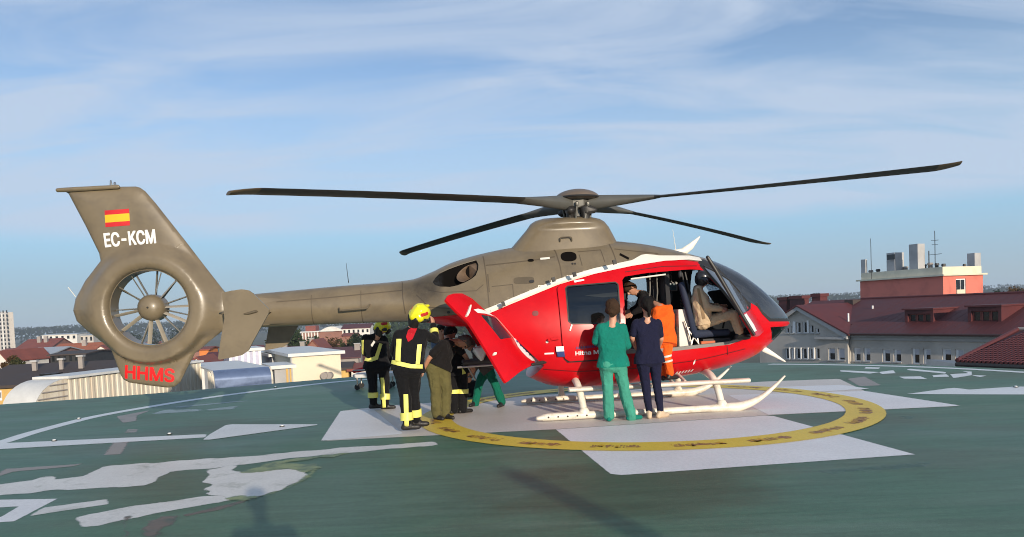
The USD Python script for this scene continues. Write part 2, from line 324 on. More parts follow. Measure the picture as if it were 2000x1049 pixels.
deck = thing('helipad_deck', 'green painted rooftop helipad deck', kind='structure')
edge = [G(0, 790)[:2], G(150, 780)[:2], G(300, 768.5)[:2], G(500, 752)[:2], G(700, 735)[:2], (1.2, 19.6), G(1530, 708)[:2], G(1760, 712)[:2], G(2000, 721)[:2],
        (11.9, 9.5), (12.4, 3), (11, -4), (6.5, -9), (-6, -9), (-12, -4), (-14.5, 5), (-13, 12)]
dp = Polygon([tuple(map(float, p)) for p in edge])
slab = trimesh.creation.extrude_polygon(dp, .6, engine='earcut'); slab.apply_translation((0, 0, -.6))
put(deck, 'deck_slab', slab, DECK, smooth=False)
rimpoly = dp.buffer(.12, join_style=2).difference(dp)
rim = trimesh.creation.extrude_polygon(rimpoly, .34, engine='earcut'); rim.apply_translation((0, 0, -.36))
put(deck, 'deck_edge_trim', rim, mat('edge_trim_metal', (.30, .33, .34), .45, metal=.3), smooth=False)

_zl = [0]
def decal(name, px, m, level=1, rough=0., label=None, world=False):
    pts = [tuple(p) for p in px] if world else [tuple(G(*p)[:2]) for p in px]
    pg = Polygon(pts)
    if rough:
        pg = pg.segmentize(.05)
        c = np.array(pg.exterior.coords)
        d = meshkit.fbm(np.c_[c * 5, np.zeros(len(c))], 4, 3)[:, None] - .5
        d2 = meshkit.fbm(np.c_[c * 8 + 31, np.zeros(len(c))], 4, 5)[:, None] - .5
        pg = Polygon(c + np.c_[d, d2] * rough * 2)
    pg = pg.buffer(0).intersection(dp)
    _zl.append(1)
    gs = [g for g in getattr(pg, 'geoms', [pg]) if g.area > 1e-4 and g.geom_type == 'Polygon']
    if not gs: print('decal empty', name); return
    for g in gs:
        v_, f_, uv_ = painted(g, .0016 * level + .00012 * (len(_zl) % 9))
        put(deck, name, (v_, f_), m, smooth=False, label=label, uv=uv_)

# the great white cross under the helicopter, in two shades
A_, B_, C_, D_ = (1084, 839), (1506, 811), (1195, 930), (1790, 888)
decal('white_cross_arm', [A_, B_, D_, C_], P_CROSS, 1)
decal('white_cross_arm', [(625, 862), (664, 803), (760, 792), (900, 783), (1000, 775), (1250, 760), (1500, 745), (1640, 740), (1690, 764), (1880, 793), B_, A_], P_DUST, 1)
decal('white_cross_arm', [(1500, 811), (1880, 793), (1690, 764), (1420, 772)], P_CROSS, 2)
decal('white_cross_arm', [(625, 862), (664, 803), (731, 800), (790, 848)], P_CROSS, 2)
decal('white_cross_arm', [(1490, 757), (1645, 752), (1700, 760), (1560, 768)], P_CROSS, 3)
# yellow ring with its twelve worn inscriptions
RC, RR = np.array([1.83, 10.68]), 3.23
RW = .49
def ringpt(a, r): return RC + r * np.array([math.cos(a), math.sin(a)])
th = np.linspace(0, 2 * np.pi, 181)
ring = Polygon([ringpt(a, RR) for a in th], [[ringpt(a, RR - RW) for a in th]])
v_, f_, uv_ = painted(ring, .0075)
put(deck, 'yellow_ring', (v_, f_), P_YEL, smooth=False, uv=uv_)
rs = random.Random(5)
def putl(ps, m):
    u = shapely.union_all([p.buffer(0) for p in ps if p.buffer(0).area > 1e-4])
    for g in getattr(u, 'geoms', [u])[:0] if False else []: pass
    ss = [sheet(g, .0095) for g in getattr(u, 'geoms', [u]) if g.geom_type == 'Polygon']
    if ss:
        j_ = join(ss); put(deck, 'worn_lettering', (j_.vertices, j_.faces), m, smooth=False, uv=np.c_[np.ones(len(j_.vertices)), np.zeros(len(j_.vertices))])
for k in range(22):
    a0 = 2 * math.pi * k / 22 + .08
    strokes, gold = [], []
    a = a0
    for j in range(15):
        wd = rs.uniform(.008, .020)
        r0, r1 = RR - RW * .5 - rs.uniform(.03, .09), RR - RW * .5 + rs.uniform(.03, .09)
        (gold if rs.random() < .3 else strokes).append(Polygon([ringpt(a, r0), ringpt(a + wd * .6, r0), ringpt(a + wd * .6 + rs.uniform(-.01, .01), r1), ringpt(a + rs.uniform(-.01, .01), r1)]))
        if rs.random() < .5: strokes.append(Polygon([ringpt(a, r1 - .05), ringpt(a + wd * 1.2, r1 - .05), ringpt(a + wd * 1.2, r1), ringpt(a, r1)]))
        a += wd * .6 + rs.uniform(.001, .006)
    putl(strokes, P_LETT) # p.buffer(0).area > 1e-4 and p.buffer(0).geom_type == 'Polygon']), P_LETT, smooth=False)
    if gold: putl(gold, P_LETY) #(p.buffer(0)  , .0095) for p in gold if p.buffer(0).area > 1e-4 and p.buffer(0).geom_type == 'Polygon']), P_LETY, smooth=False)
# perimeter line: left arc and right edge
def band(px, w0, w1):
    P = np.array([G(*p)[:2] for p in px]); t = np.r_[0, np.cumsum(np.linalg.norm(np.diff(P, axis=0), axis=1))]
    Q = PchipInterpolator(t, P)(np.linspace(0, t[-1], 60)); T = np.gradient(Q, axis=0); T /= np.linalg.norm(T, axis=1)[:, None]
    N = np.c_[-T[:, 1], T[:, 0]]; w = np.linspace(w0, w1, 60)[:, None] / 2
    return np.vstack([Q + N * w, (Q - N * w)[::-1]])
decal('perimeter_line', band([(-40, 876), (0, 865), (64, 845), (154, 821), (320, 790), (544, 759), (700, 742.5), (760, 739)], .26, .26), P_LINE, 1, world=True)
decal('perimeter_line', band([(1500, 711.5), (1640, 713), (1800, 717), (1900, 721.5), (2040, 730)], .22, .22), P_LINE, 1, world=True)
decal('direction_line', [(-20, 867), (406, 848), (402, 855), (-20, 879)], P_LINE, 2)
decal('direction_arrow', [(392, 862), (408, 849), (443, 829), (634, 829)], P_LINE, 3)
decal('bare_strip', [(198, 890), (221, 861), (256, 861), (240, 888)], P_BEIGE, 1)
decal('bare_strip', [(240, 846), (247, 838), (273, 838), (269, 845)], P_BEIGE, 1)
decal('bare_strip', [(237, 827), (224, 814), (266, 806), (300, 800), (270, 812), (270, 822)], P_BEIGE, 1)
decal('pale_marking', [(288, 810), (318, 800), (380, 799), (398, 799), (398, 803), (340, 807)], P_PALE, 1, .03)
decal('pale_marking', [(398, 800), (474, 791), (458, 800), (400, 803)], P_PALE, 1, .02)
decal('pale_marking', [(330, 795), (470, 783), (490, 783), (350, 797)], P_PALE, 1, .02)
decal('beige_line', [(-10, 927), (8, 916), (166, 905), (151, 911), (30, 922), (-10, 933)], P_BEIGE, 1, .015)
decal('worn_letter_band', [(-30, 948), (0, 944), (58, 938), (93, 929), (122, 934), (157, 931), (198, 910), (320, 902), (500, 889), (640, 877), (760, 868), (851, 861), (853, 870), (759, 877),
                           (650, 888), (560, 897), (500, 905), (440, 912), (397, 916), (333, 922), (288, 948), (210, 952), (128, 957), (0, 968), (-30, 970)], P_WORN, 1, .09)
decal('worn_letter_patch', [(397, 916), (440, 908), (480, 922), (540, 917), (608, 915), (600, 928), (576, 944), (540, 960), (505, 972), (460, 975), (407, 966), (400, 950)], P_WORN, 2, .12)
decal('worn_letter_strip', [(144, 1010), (260, 988), (406, 968), (477, 965), (461, 976), (380, 990), (300, 1004), (198, 1027), (154, 1031)], P_WORN, 1, .03)
decal('corner_letter', [(-40, 979), (0, 976), (115, 974), (29, 1019), (0, 1021), (-40, 1024), (-40, 1012), (0, 1010), (34, 990), (0, 992), (-40, 994)], P_CROSS, 1)
decal('worn_letter_strip', [(51, 1010), (80, 992), (214, 974), (218, 985), (130, 998)], P_WORN, 1, .02)
decal('lime_stain', [(464, 925), (512, 906), (600, 893), (700, 882), (650, 893), (560, 906), (620, 905), (640, 912), (600, 925), (560, 918), (500, 925)], P_LIME, 3, .07)
decal('lime_stain', [(440, 976), (478, 964), (510, 968), (560, 950), (608, 918), (632, 914), (600, 935), (540, 966), (480, 982)], P_LIME, 3, .07)
decal('bare_brown_patch', [(262, 1040), (290, 1018), (320, 1008), (350, 1004), (364, 1010), (352, 1026), (325, 1040), (300, 1060), (270, 1062)], P_RUST, 1, .12)
decal('bare_brown_patch', [(232, 1012), (262, 1003), (255, 1020), (246, 1048), (228, 1056), (238, 1030)], P_RUST, 1, .08)
decal('bare_brown_patch', [(350, 1006), (420, 990), (520, 964), (525, 968), (430, 997), (365, 1010)], P_RUST, 1, .04)
decal('patched_green', [(1545, 920), (1850, 895), (1830, 916), (1620, 930)], P_GREEN2, 1, .03)
decal('patched_green', [(1744, 812), (1800, 810), (1796, 821), (1752, 819)], P_GREEN2, 1, .02)
decal('bare_strip', [(1652, 740), (1690, 735), (1724, 753), (1676, 755)], P_BEIGE, 1)
decal('far_arrow', [(1768, 770), (1863, 757), (1893, 761), (1985, 755), (2040, 756), (2040, 771)], P_LINE, 1)
for q in ([(1640, 723), (1720, 727), (1700, 730), (1640, 726)], [(1715, 727), (1745, 723), (1750, 729), (1722, 731)], [(1690, 717), (1720, 718), (1716, 721), (1688, 720)], [(1755, 736), (1800, 735), (1812, 741), (1765, 740)],
          [(1775, 720), (1850, 727), (1848, 730), (1770, 723)], [(1820, 733), (1850, 731), (1856, 736), (1822, 737)], [(1855, 731), (1890, 729), (1878, 725), (1900, 726), (1900, 733), (1862, 739)], [(1895, 732), (1930, 734), (1912, 737)]):
    decal('far_letter', q, P_LINE, 1, .02)
LAMPW = mat('light_glass', (.7, .72, .72), .2)
def decklight(x, y, n):
    p = G(x, y); t = thing('deck_light', n, 'deck light', p, group=None)
    c = trimesh.creation.cylinder(.035, .008, sections=16); c.apply_translation(p + (0, 0, .012)); put(t, 'base', c, DARK)
    c = trimesh.creation.icosphere(2, .024); c.apply_scale((1, 1, .5)); c.apply_translation(p + (0, 0, .018)); put(t, 'lens', c, LAMPW)
decklight(106, 862, 'small flush deck light on the white line, leftmost of three')
decklight(331, 849, 'small flush deck light on the white line just before the arrow')
decklight(551, 834, 'small flush deck light set in the white arrow head')
decklight(154, 819, 'small flush deck light on the curved perimeter line at left')
decklight(538, 757, 'small flush deck light on the perimeter line near the blue roof')
decklight(1984, 757, 'small flush deck light on the far right white arrow')
# ------------------------------------------------------------------ the helicopter: local frame x forward, y port, z up, origin on the deck under the mast
HO = G(1125, 801)
YAW = math.radians(5.3)
HX, HY = np.array([math.cos(YAW), math.sin(YAW), 0]), np.array([-math.sin(YAW), math.cos(YAW), 0])
HM = np.array([[HX[0], HY[0], 0, HO[0]], [HX[1], HY[1], 0, HO[1]], [0, 0, 1, 0]])
def L3(x, y, off=0.0):
    """a pixel to local coordinates on the lengthwise plane y = off"""
    d = ray(x, y); n = HY
    P = EYE + d * (((HO + off * HY - EYE) @ n) / (d @ n)) - HO
    return np.array([P @ HX, off, P[2]])
def L(x, y, off=0.0):
    p = L3(x, y, off); return (p[0], p[2])
def W(m):
    """local mesh to the world"""
    if hasattr(m, 'transform') and hasattr(m, 'to_mesh'): return m.transform(HM)
    v, f, _ = meshkit.arrays(m)
    return trimesh.Trimesh(v @ HM[:, :3].T + HM[:, 3], f, process=False)
XM = np.array([[1, 0, 0, 0], [0, 0, -1, 0], [0, 1, 0, 0]], float)
def prism_l(poly, y0, y1):
    """side-view polygon in local (x, z) pushed from y0 to y1"""
    pg = poly if isinstance(poly, Polygon) else Polygon(poly)
    pg = pg.buffer(0)
    cs = CrossSection([np.array(pg.exterior.coords)[:-1]] + [np.array(i.coords)[:-1] for i in pg.interiors], FillRule.EvenOdd)
    m = XM.copy(); m[1, 3] = y1
    return cs.extrude(y1 - y0).transform(m)
def prism(px, off, y0, y1, r=0.0):
    pg = Polygon([L(*p, off) for p in px])
    if r: pg = pg.buffer(-r).buffer(r, quad_segs=5)
    return prism_l(pg, y0, y1)

def curve(px, off=0.0):
    P = np.array(sorted(L(*p, off) for p in px)); return PchipInterpolator(P[:, 0], P[:, 1], extrapolate=True)
ZT = curve([(440, 579), (500, 574), (650, 560), (800, 547), (840, 533), (880, 514), (940, 496), (1000, 484), (1050, 477), (1110, 472), (1170, 470), (1230, 474), (1300, 486), (1340, 496), (1385, 509), (1430, 529), (1470, 555), (1505, 585), (1530, 610), (1542, 629)])
ZB = curve([(440, 645), (500, 640), (650, 633), (780, 629), (840, 631), (880, 640), (930, 663), (980, 700), (1030, 735), (1080, 752), (1130, 754), (1200, 749), (1300, 737), (1400, 717), (1460, 697), (1500, 668), (1525, 646), (1542, 632)])
def pc(t): a = np.array(t, float); return PchipInterpolator(a[:, 0], a[:, 1])
XNOSE = L(1541, 630)[0]
XTAIL = L(470, 610)[0]
WD = pc([(XTAIL, .20), (-4.2, .22), (-2.4, .31), (-1.8, .47), (-1.2, .66), (-.6, .76), (0, .79), (1.4, .79), (1.9, .755), (2.4, .64), (2.8, .47), (3.08, .28), (XNOSE, .03)])
ZC = pc([(XTAIL, 1.66), (-4.2, 1.66), (-2.35, 1.68), (-1.6, 1.52), (-1.0, 1.25), (-.4, 1.10), (.4, 1.05), (1.6, 1.02), (2.4, 1.05), (2.9, 1.13), (XNOSE, float(ZT(XNOSE) + ZB(XNOSE)) / 2)])
NT = pc([(XTAIL, 2.0), (-2.3, 2.0), (-1.2, 1.8), (.6, 1.85), (1.4, 2.2), (2.2, 2.3), (XNOSE, 2.0)])
NB = pc([(XTAIL, 2.0), (-2.3, 2.0), (-1.0, 2.4), (0, 2.7), (1.8, 2.6), (XNOSE, 2.0)])
def loft(o=0.0, x0=None, x1=None, ns=150, nr=112):
    x0 = XTAIL if x0 is None else x0; x1 = XNOSE if x1 is None else x1
    t = np.linspace(0, 1, ns); xs = x0 + (x1 - x0) * (1 - (1 - t) ** 1.35)
    th = np.linspace(0, 2 * np.pi, nr, endpoint=False); c, s = np.cos(th), np.sin(th)
    V = []
    for x in xs:
        w, zc = float(WD(x)) + o, float(ZC(x))
        zt, zb = max(float(ZT(x)) + o - zc, .012), max(zc - float(ZB(x)) + o, .012)
        n = np.where(s >= 0, float(NT(x)), float(NB(x)))
        V.append(np.c_[np.full(nr, x), np.sign(c) * np.abs(c) ** (2 / n) * w, zc + np.where(s >= 0, zt, zb) * np.sign(s) * np.abs(s) ** (2 / n)])
    m = len(V) * nr
    V = np.vstack(V + [[[x0 - o * .3, 0, float(ZC(x0))]], [[x1 + max(o, 0), 0, float(ZC(x1))]]])
    F = []
    i = np.arange(nr); j = (i + 1) % nr
    for k in range(ns - 1):
        a = k * nr
        F += [np.c_[a + i, a + nr + i, a + nr + j], np.c_[a + i, a + nr + j, a + j]]
    F += [np.c_[np.full(nr, m), i, j], np.c_[np.full(nr, m + 1), (ns - 1) * nr + j, (ns - 1) * nr + i]]
    F = np.vstack(F)
    mm = Manifold(MMesh(V.astype(np.float32), F.astype(np.uint32)))
    if mm.volume() < 0: mm = Manifold(MMesh(V.astype(np.float32), F[:, ::-1].astype(np.uint32)))
    return mm
B0 = loft(0)
_lc = {0.0: B0}
def LO(o):
    if o not in _lc: _lc[o] = loft(o, ns=150)
    return _lc[o]
SIDE = -.76
def skin(o0, o1, px, off=SIDE, y0=-2, y1=-.0, r=0.):
    """a patch of the outer surface between two offsets"""
    return (LO(o1) - LO(o0)) ^ prism(px, off, y0, y1, r)

heli = thing('rescue_helicopter', 'red and khaki rescue helicopter standing on the helipad with its doors open', 'helicopter', HO)
FLOORZ = L(1300, 684, -.7)[1]
# the cabin is hollow
cav = loft(-.055, x0=-.95, x1=2.95) ^ prism_l([(-.95, FLOORZ - .02), (3.1, FLOORZ - .02), (3.1, 2.4), (1.0, 2.03), (-.95, 1.72)], -1, 1)
S_PX = [(770, 617), (840, 615), (945, 611), (965, 603), (1000, 588), (1090, 551), (1160, 530), (1235, 514), (1300, 504), (1345, 502), (1410, 506)]
S_T = [(x, y - 6) for x, y in S_PX[:-3]] + [(1262, 497), (1300, 489), (1345, 495), (1386, 505)]
S_T = [(x, y - 6) for x, y in S_PX[:-3]] + [(1252, 498), (1262, 496), (1290, 499), (1345, 499), (1386, 506)]
S_B = [(x, y + 5) for x, y in S_PX[:-2]] + [(1345, 507), (1386, 511)]
BOT = [(1600, 800), (770, 800)]
red_pg = [(830, 621)] + [(x, (y + t[1]) / 2) for (x, y), t in zip(S_B[2:-2], S_T[2:9])] + [(1300, 503), (1345, 503), (1386, 508), (1400, 512), (1600, 640)] + BOT[:1] + [(830, 800)]
str_pg = [(830, 609)] + S_T[2:] + S_B[::-1][:-2] + [(830, 621)]
glass_pg = [(1387, 490), (1440, 500), (1570, 580), (1570, 625.5), (1497, 625.5), (1480, 612), (1470, 600), (1458, 594), (1450, 590), (1436, 576), (1398, 522), (1387, 506)]
pillar_pg = [(1380, 503), (1392, 503), (1440, 545), (1470, 590), (1468, 606), (1476, 634), (1470, 640), (1430, 580), (1384, 526), (1372, 512)]
chin_pg = [(1495, 639), (1560, 637), (1540, 668), (1503, 664)]
rearcut = prism([(700, 637), (930, 637), (957, 622), (1050, 708), (1040, 722), (1032, 732), (1000, 790), (700, 790)], 0, -2, 2)
door_pg = [(1219, 548), (1226, 539), (1269, 532), (1337, 526), (1362, 524), (1384, 526), (1430, 580), (1466, 634), (1482, 656), (1428, 673), (1301, 687), (1218, 690)]
port_win = [[(1222, 549), (1238, 543), (1264, 545), (1264, 602), (1224, 612)], [(1336, 529), (1362, 526), (1388, 531), (1432, 590), (1438, 604), (1346, 604)]]
swin_pg = [(1106, 562), (1111, 557), (1206, 549), (1212, 554), (1212, 632), (1116, 634), (1109, 628)]

exh_pg = Polygon([L(*p, -.62) for p in [(846, 549), (851, 541), (862, 529), (876, 518), (891, 511), (906, 506), (921, 504), (932, 506), (935, 514), (934, 524), (929, 536), (920, 543), (909, 549), (894, 555), (879, 558), (860, 557), (850, 554)]]).buffer(.01)
exh_cut = prism_l(exh_pg, -1.2, -.22)

shell = B0 - cav - rearcut - exh_cut - prism(door_pg, SIDE, -2, -.05, .02) - prism(swin_pg, SIDE, -2, -.3, .03)
for w in port_win: shell = shell - prism(w, .74, .1, 2, .02)
P_glass = prism(glass_pg, -.35, -2, 2); P_chin = prism(chin_pg, -.3, -2, 2)
skin12 = B0 - LO(-.012)
put(heli, 'windscreen', W(skin12 ^ P_glass), GLASS, smooth=40)
put(heli, 'chin_window', W(skin12 ^ P_chin), TINT, smooth=40)
solid = shell - P_glass - P_chin
P_pil = prism(pillar_pg, -.62, -2, 2) - P_glass
put(heli, 'windscreen_pillar', W(solid ^ P_pil), DARK, smooth=40)
solid = solid - P_pil
P_red = prism(red_pg, SIDE, -2, 2)
put(heli, 'cabin_body', W(solid ^ P_red), RED, smooth=40)
def skinpt(x, th, o):
    c, sn = math.cos(th), math.sin(th); w, zc = float(WD(x)) + o, float(ZC(x))
    h = (float(ZT(x)) + o - zc) if sn >= 0 else (zc - float(ZB(x)) + o); n = float(NT(x)) if sn >= 0 else float(NB(x))
    return np.array([x, math.copysign(abs(c) ** (2 / n), c) * w, zc + math.copysign(abs(sn) ** (2 / n), sn) * h])
def pixel(p):
    q = HM[:, :3] @ p + HM[:, 3] - EYE; w = q @ _F
    return 1000 + FPX * (q @ CR) / w, PPY - FPX * (q @ CU) / w
def skinstrip(top, bot, x0, x1, n, o):
    """the part of the starboard skin that shows between two picture curves"""
    tx, ty = np.array(top).T; bx_, by = np.array(bot).T; grid = []
    for x in np.linspace(L(x0, 560, -.6)[0], L(x1, 560, -.6)[0], n):
        ths = np.linspace(math.pi * 1.02, math.pi * .5, 160); P = [skinpt(x, t, o) for t in ths]; pp = np.array([pixel(p) for p in P])
        rt = pp[:, 1] - np.interp(pp[:, 0], tx, ty); rb = pp[:, 1] - np.interp(pp[:, 0], bx_, by)
        kt = np.argmax(rt < 0) if (rt < 0).any() else len(ths) - 1; kb = np.argmax(rb < 0) if (rb < 0).any() else len(ths) - 1
        f = lambda k, r: ths[k] if k in (0, len(ths) - 1) else ths[k - 1] + (ths[k] - ths[k - 1]) * r[k - 1] / (r[k - 1] - r[k])
        a, b = f(kb, rb), f(kt, rt)
        grid.append([skinpt(x, a + (b - a) * q, o) for q in np.linspace(0, 1, 7)])
    return quadmesh(grid)
st_ = skinstrip([(x, y) for x, y in S_T], [(x, y) for x, y in S_B], 832, 1384, 150, .004)
put(heli, 'white_stripe', W(st_), WHITE, smooth=60)
st2 = st_.copy(); st2.vertices[:, 1] *= -1; st2.invert()
put(heli, 'white_stripe', W(st2), WHITE, smooth=60)
put(heli, 'upper_body_and_tail_boom', W(solid - P_red), KHAKI, smooth=40)
for w in port_win: put(heli, 'port_window', W((LO(-.01) - LO(-.018)) ^ prism(w, .74, .1, 2, .02)), PGLASS, smooth=40)
# dark frame line round the windscreen
fr = union([hull((a, .014), (b, .014)) for a, b in zip([L3(*p, -.47) for p in glass_pg[3:-1]], [L3(*p, -.47) for p in glass_pg[4:]])])
put(heli, 'windscreen_lower_edge', W((LO(.004) - LO(-.02)) ^ prism([(1560, 622), (1498, 622), (1481, 609), (1468, 591), (1464, 593), (1479, 614), (1496, 628), (1560, 628)], -.35, -2, 2)), DARK)
cp = [[LO(.006).bounding_box()]]
post = (LO(.006) - LO(-.03)) ^ Manifold.cube((3, .035, 3), True).translate((2.6, 0, 1.7)) ^ P_glass
put(heli, 'windscreen_centre_post', W(post), DARK)

# cabin floor, lining and rear bulkhead
put(heli, 'cabin_floor', W(loft(-.06, x0=-.9, x1=2.9) ^ prism_l([(-.9, FLOORZ - .015), (2.9, FLOORZ - .015), (2.9, FLOORZ + .012), (-.9, FLOORZ + .012)], -1, 1)), mat('floor_grey', (.10, .10, .10), .7), smooth=False)
put(heli, 'door_sill', W((LO(.004) - LO(-.07)) ^ prism([(1220, 684), (1301, 680), (1428, 667), (1478, 653), (1482, 656), (1428, 673), (1301, 687), (1220, 691)], SIDE, -2, -.3)), mat('sill_grey', (.20, .19, .18), .55))
lining = (loft(-.056, x0=-.93, x1=2.93) - loft(-.066, x0=-1.2, x1=2.92)) ^ prism_l([(-.93, FLOORZ + .014), (2.9, FLOORZ + .014), (2.9, 2.5), (-.93, 2.5)], -1, 1)
put(heli, 'cabin_lining', W(lining - prism(door_pg, SIDE, -2, -.05) - prism(swin_pg, SIDE, -2, -.3) - prism(port_win[0], .74, .1, 2) - prism(port_win[1], .74, .1, 2) - P_glass - P_chin), INTER, smooth=40)
put(heli, 'rear_bulkhead', W((loft(-.07, x0=-.93, x1=-.90) ^ prism_l([(-1, FLOORZ), (0, FLOORZ), (0, 1.9), (-1, 1.7)], -1, 1))), INTER, smooth=False)
# exhaust
well = (LO(-.004) ^ prism_l(exh_pg, -1.2, -.20)) - prism_l(exh_pg.buffer(-.012), -1.2, -.23)
put(heli, 'exhaust_well', W(well), SOOT, smooth=35)
e0 = L3(893, 530, -.50)
pipe = tube([e0 + (.30, .24, .0), e0 + (.15, .12, .0), e0 + (-.06, -.03, -.01)], [.145, .145, .15], 28)
inner = tube([e0 + (.2, .1, .02), e0 + (-.07, -.02, -.01)], [.12, .125], 28)
pm_ = man(pipe) - man(tube([e0 + (.24, .19, .0), e0 + (.15, .12, .0), e0 + (-.08, -.046, -.012)], [.135, .135, .141], 28))
put(heli, 'exhaust_pipe', W(pm_ ^ LO(-.03)), BURNT, smooth=40)
# mast fairing
ringpts = []
def sq(cx, hl, hw, z, n=3., k=40):
    t = np.linspace(0, 2 * np.pi, k, endpoint=False); c, s = np.cos(t), np.sin(t)
    return np.c_[cx + np.sign(c) * np.abs(c) ** (2 / n) * hl, np.sign(s) * np.abs(s) ** (2 / n) * hw, np.full(k, z) if np.ndim(z) == 0 else z]
bl, br = L(992, 484), L(1206, 478); tl, tr = L(1028, 440), L(1188, 444); tp = L(1110, 425)
levels = []
for t in np.linspace(0, 1, 9):
    x0, x1 = bl[0] - .09 + (tl[0] - bl[0] + .09) * t, br[0] + .07 + (tr[0] - br[0] - .07) * t
    z = bl[1] - .16 + (min(tl[1], tr[1]) - bl[1] + .16) * t
    levels.append(sq((x0 + x1) / 2, (x1 - x0) / 2, .31 - .11 * t, z, 3.0))
ztop = levels[-1][0, 2]
for t in (.25, .5, .75, .93, 1.0):
    k = (1 - t * t) ** .33 if t < 1 else .05
    x0, x1 = tl[0] + .02, tr[0] - .02
    levels.append(sq((x0 + x1) / 2, max((x1 - x0) / 2 * (.25 + .75 * k), .02), max(.25 * k, .02), ztop + (tp[1] - ztop) * t, 2.4))
def closed(levels):
    n = len(levels[0]); V = np.vstack(levels + [[levels[0].mean(0)], [levels[-1].mean(0)]]); F = []; i = np.arange(n); j = (i + 1) % n
    for k in range(len(levels) - 1): F += [np.c_[k * n + i, k * n + j, (k + 1) * n + j], np.c_[k * n + i, (k + 1) * n + j, (k + 1) * n + i]]
    m = len(levels) * n
    F += [np.c_[np.full(n, m), j, i], np.c_[np.full(n, m + 1), (len(levels) - 1) * n + i, (len(levels) - 1) * n + j]]
    t = trimesh.Trimesh(V, np.vstack(F), process=False)
    if t.volume < 0: t.invert()
    return t
put(heli, 'mast_fairing', W(closed(levels)), KHAKI, smooth=40)
hp = [L3(1094, 472, -.275), L3(1094.5, 465, -.285), L3(1098, 463.5, -.285), L3(1112, 462.5, -.285), L3(1116, 464, -.285), L3(1117, 471, -.275)]
put(heli, 'grab_handle', W(tube(smooth_path(hp, 3), .010, 6)), KHAKI_M)

# seams, vents and small fittings on the near side
def strip(px, w=1.1):
    """a thin line along pixels as a polygon of the given half width in pixels"""
    return list(LineString(px).buffer(w, cap_style=2).exterior.coords)[:-1]
for px in ([(946, 497), (950, 540), (953, 580), (955, 606)], [(950, 517), (1000, 512), (1060, 505), (1086, 500)], [(1082, 474), (1089, 490), (1094, 520), (1096, 546)], [(783, 549), (785, 580), (790, 613)],
           [(530, 589), (640, 580), (783, 566)], [(1198, 470), (1203, 500), (1205, 518)], [(953, 535), (955, 571)]):
    put(heli, 'panel_seam', W(skin(-.004, .0022, strip(px), -.5)), KHAKI_D)
for px in ([(836, 566), (862, 571), (930, 568), (944, 556)], [(960, 560), (1000, 556), (1002, 588)], [(1132, 490), (1178, 486), (1182, 512)], [(1134, 496), (1137, 519)], [(1206, 484), (1290, 494)], [(600, 575), (603, 634)], [(700, 566), (703, 632)], [(812, 575), (838, 600), (905, 604)]):
    put(heli, 'panel_seam', W(skin(-.004, .0018, strip(px, .8), -.5)), KHAKI_D)
def oval(cx, cy, a, b, n=28, p=2.6):
    t = np.linspace(0, 2 * np.pi, n, endpoint=False); c, s = np.cos(t), np.sin(t)
    return list(zip(cx + a * np.sign(c) * np.abs(c) ** (2 / p), cy - .045 * (a * c) + b * np.sign(s) * np.abs(s) ** (2 / p)))
RED_D = mat('red_seam', (.14, .002, .004), .5)
for px in ([(1062, 722), (1130, 726), (1240, 720), (1360, 704), (1462, 682)], [(1230, 692), (1232, 716)], [(1420, 676), (1424, 694)], [(1226, 530), (1300, 519), (1372, 517)]):
    put(heli, 'panel_seam', W(skin(-.004, .0022, strip(px, .9), -.72)), RED_D)
put(heli, 'static_port', W(skin(-.01, .006, oval(1068, 668, 2.5, 2.2), -.75)), STEEL)
put(heli, 'fuel_cap', W(skin(-.01, .006, oval(1046, 612, 6, 5), -.75)), RED_D)
put(heli, 'air_vent', W(skin(-.01, .004, oval(1113, 500, 15.5, 10), -.5)), SOOT)
put(heli, 'air_vent', W(skin(-.01, .004, oval(1040, 506.5, 6.2, 3), -.6)), SOOT)
put(heli, 'air_vent', W(skin(-.01, .003, strip([(1214, 495), (1230, 505)], 2.6), -.5)), SOOT)
put(heli, 'access_recess', W(skin(-.01, .003, oval(1025, 547, 20, 7, p=4), -.68)), KHAKI_M)
put(heli, 'access_latch', W(skin(-.01, .012, oval(1040, 549, 5, 3), -.68)), DARK)
put(heli, 'access_latch', W(skin(-.01, .008, oval(876, 610, 3, 2.5), -.5)), DARK)
put(heli, 'maker_plate', W(skin(-.01, .003, strip([(1059, 503.5), (1078, 501.5)], 2), -.6)), WHITE)
put(heli, 'panel_fastener', W(skin(-.01, .006, oval(1121, 514, 2, 2), -.6)), DARK)
put(heli, 'panel_fastener', W(skin(-.01, .006, oval(1126, 514, 1.6, 2), -.6)), DARK)
put(heli, 'boom_antenna_bar', W(union(chain([L3(662, 602, -.30), L3(664, 607, -.34), L3(716, 602, -.37), L3(722, 595, -.33)], [.012] * 4))), KHAKI_M)
for hx, hy in ((983, 594), (1081, 546), (1200, 512), (1122, 536)):
    c = L3(hx, hy, -.78); put(heli, 'slide_rail_bracket', W(box(c, (.045, .05, .065), ry=-.25)), BLACK)
rail = skin(-.01, .022, strip([(960, 607), (1000, 590), (1090, 553), (1160, 532)], 1.3), -.8)
put(heli, 'slide_rail', W(rail), WHITE_W)
for i in range(11):
    pass
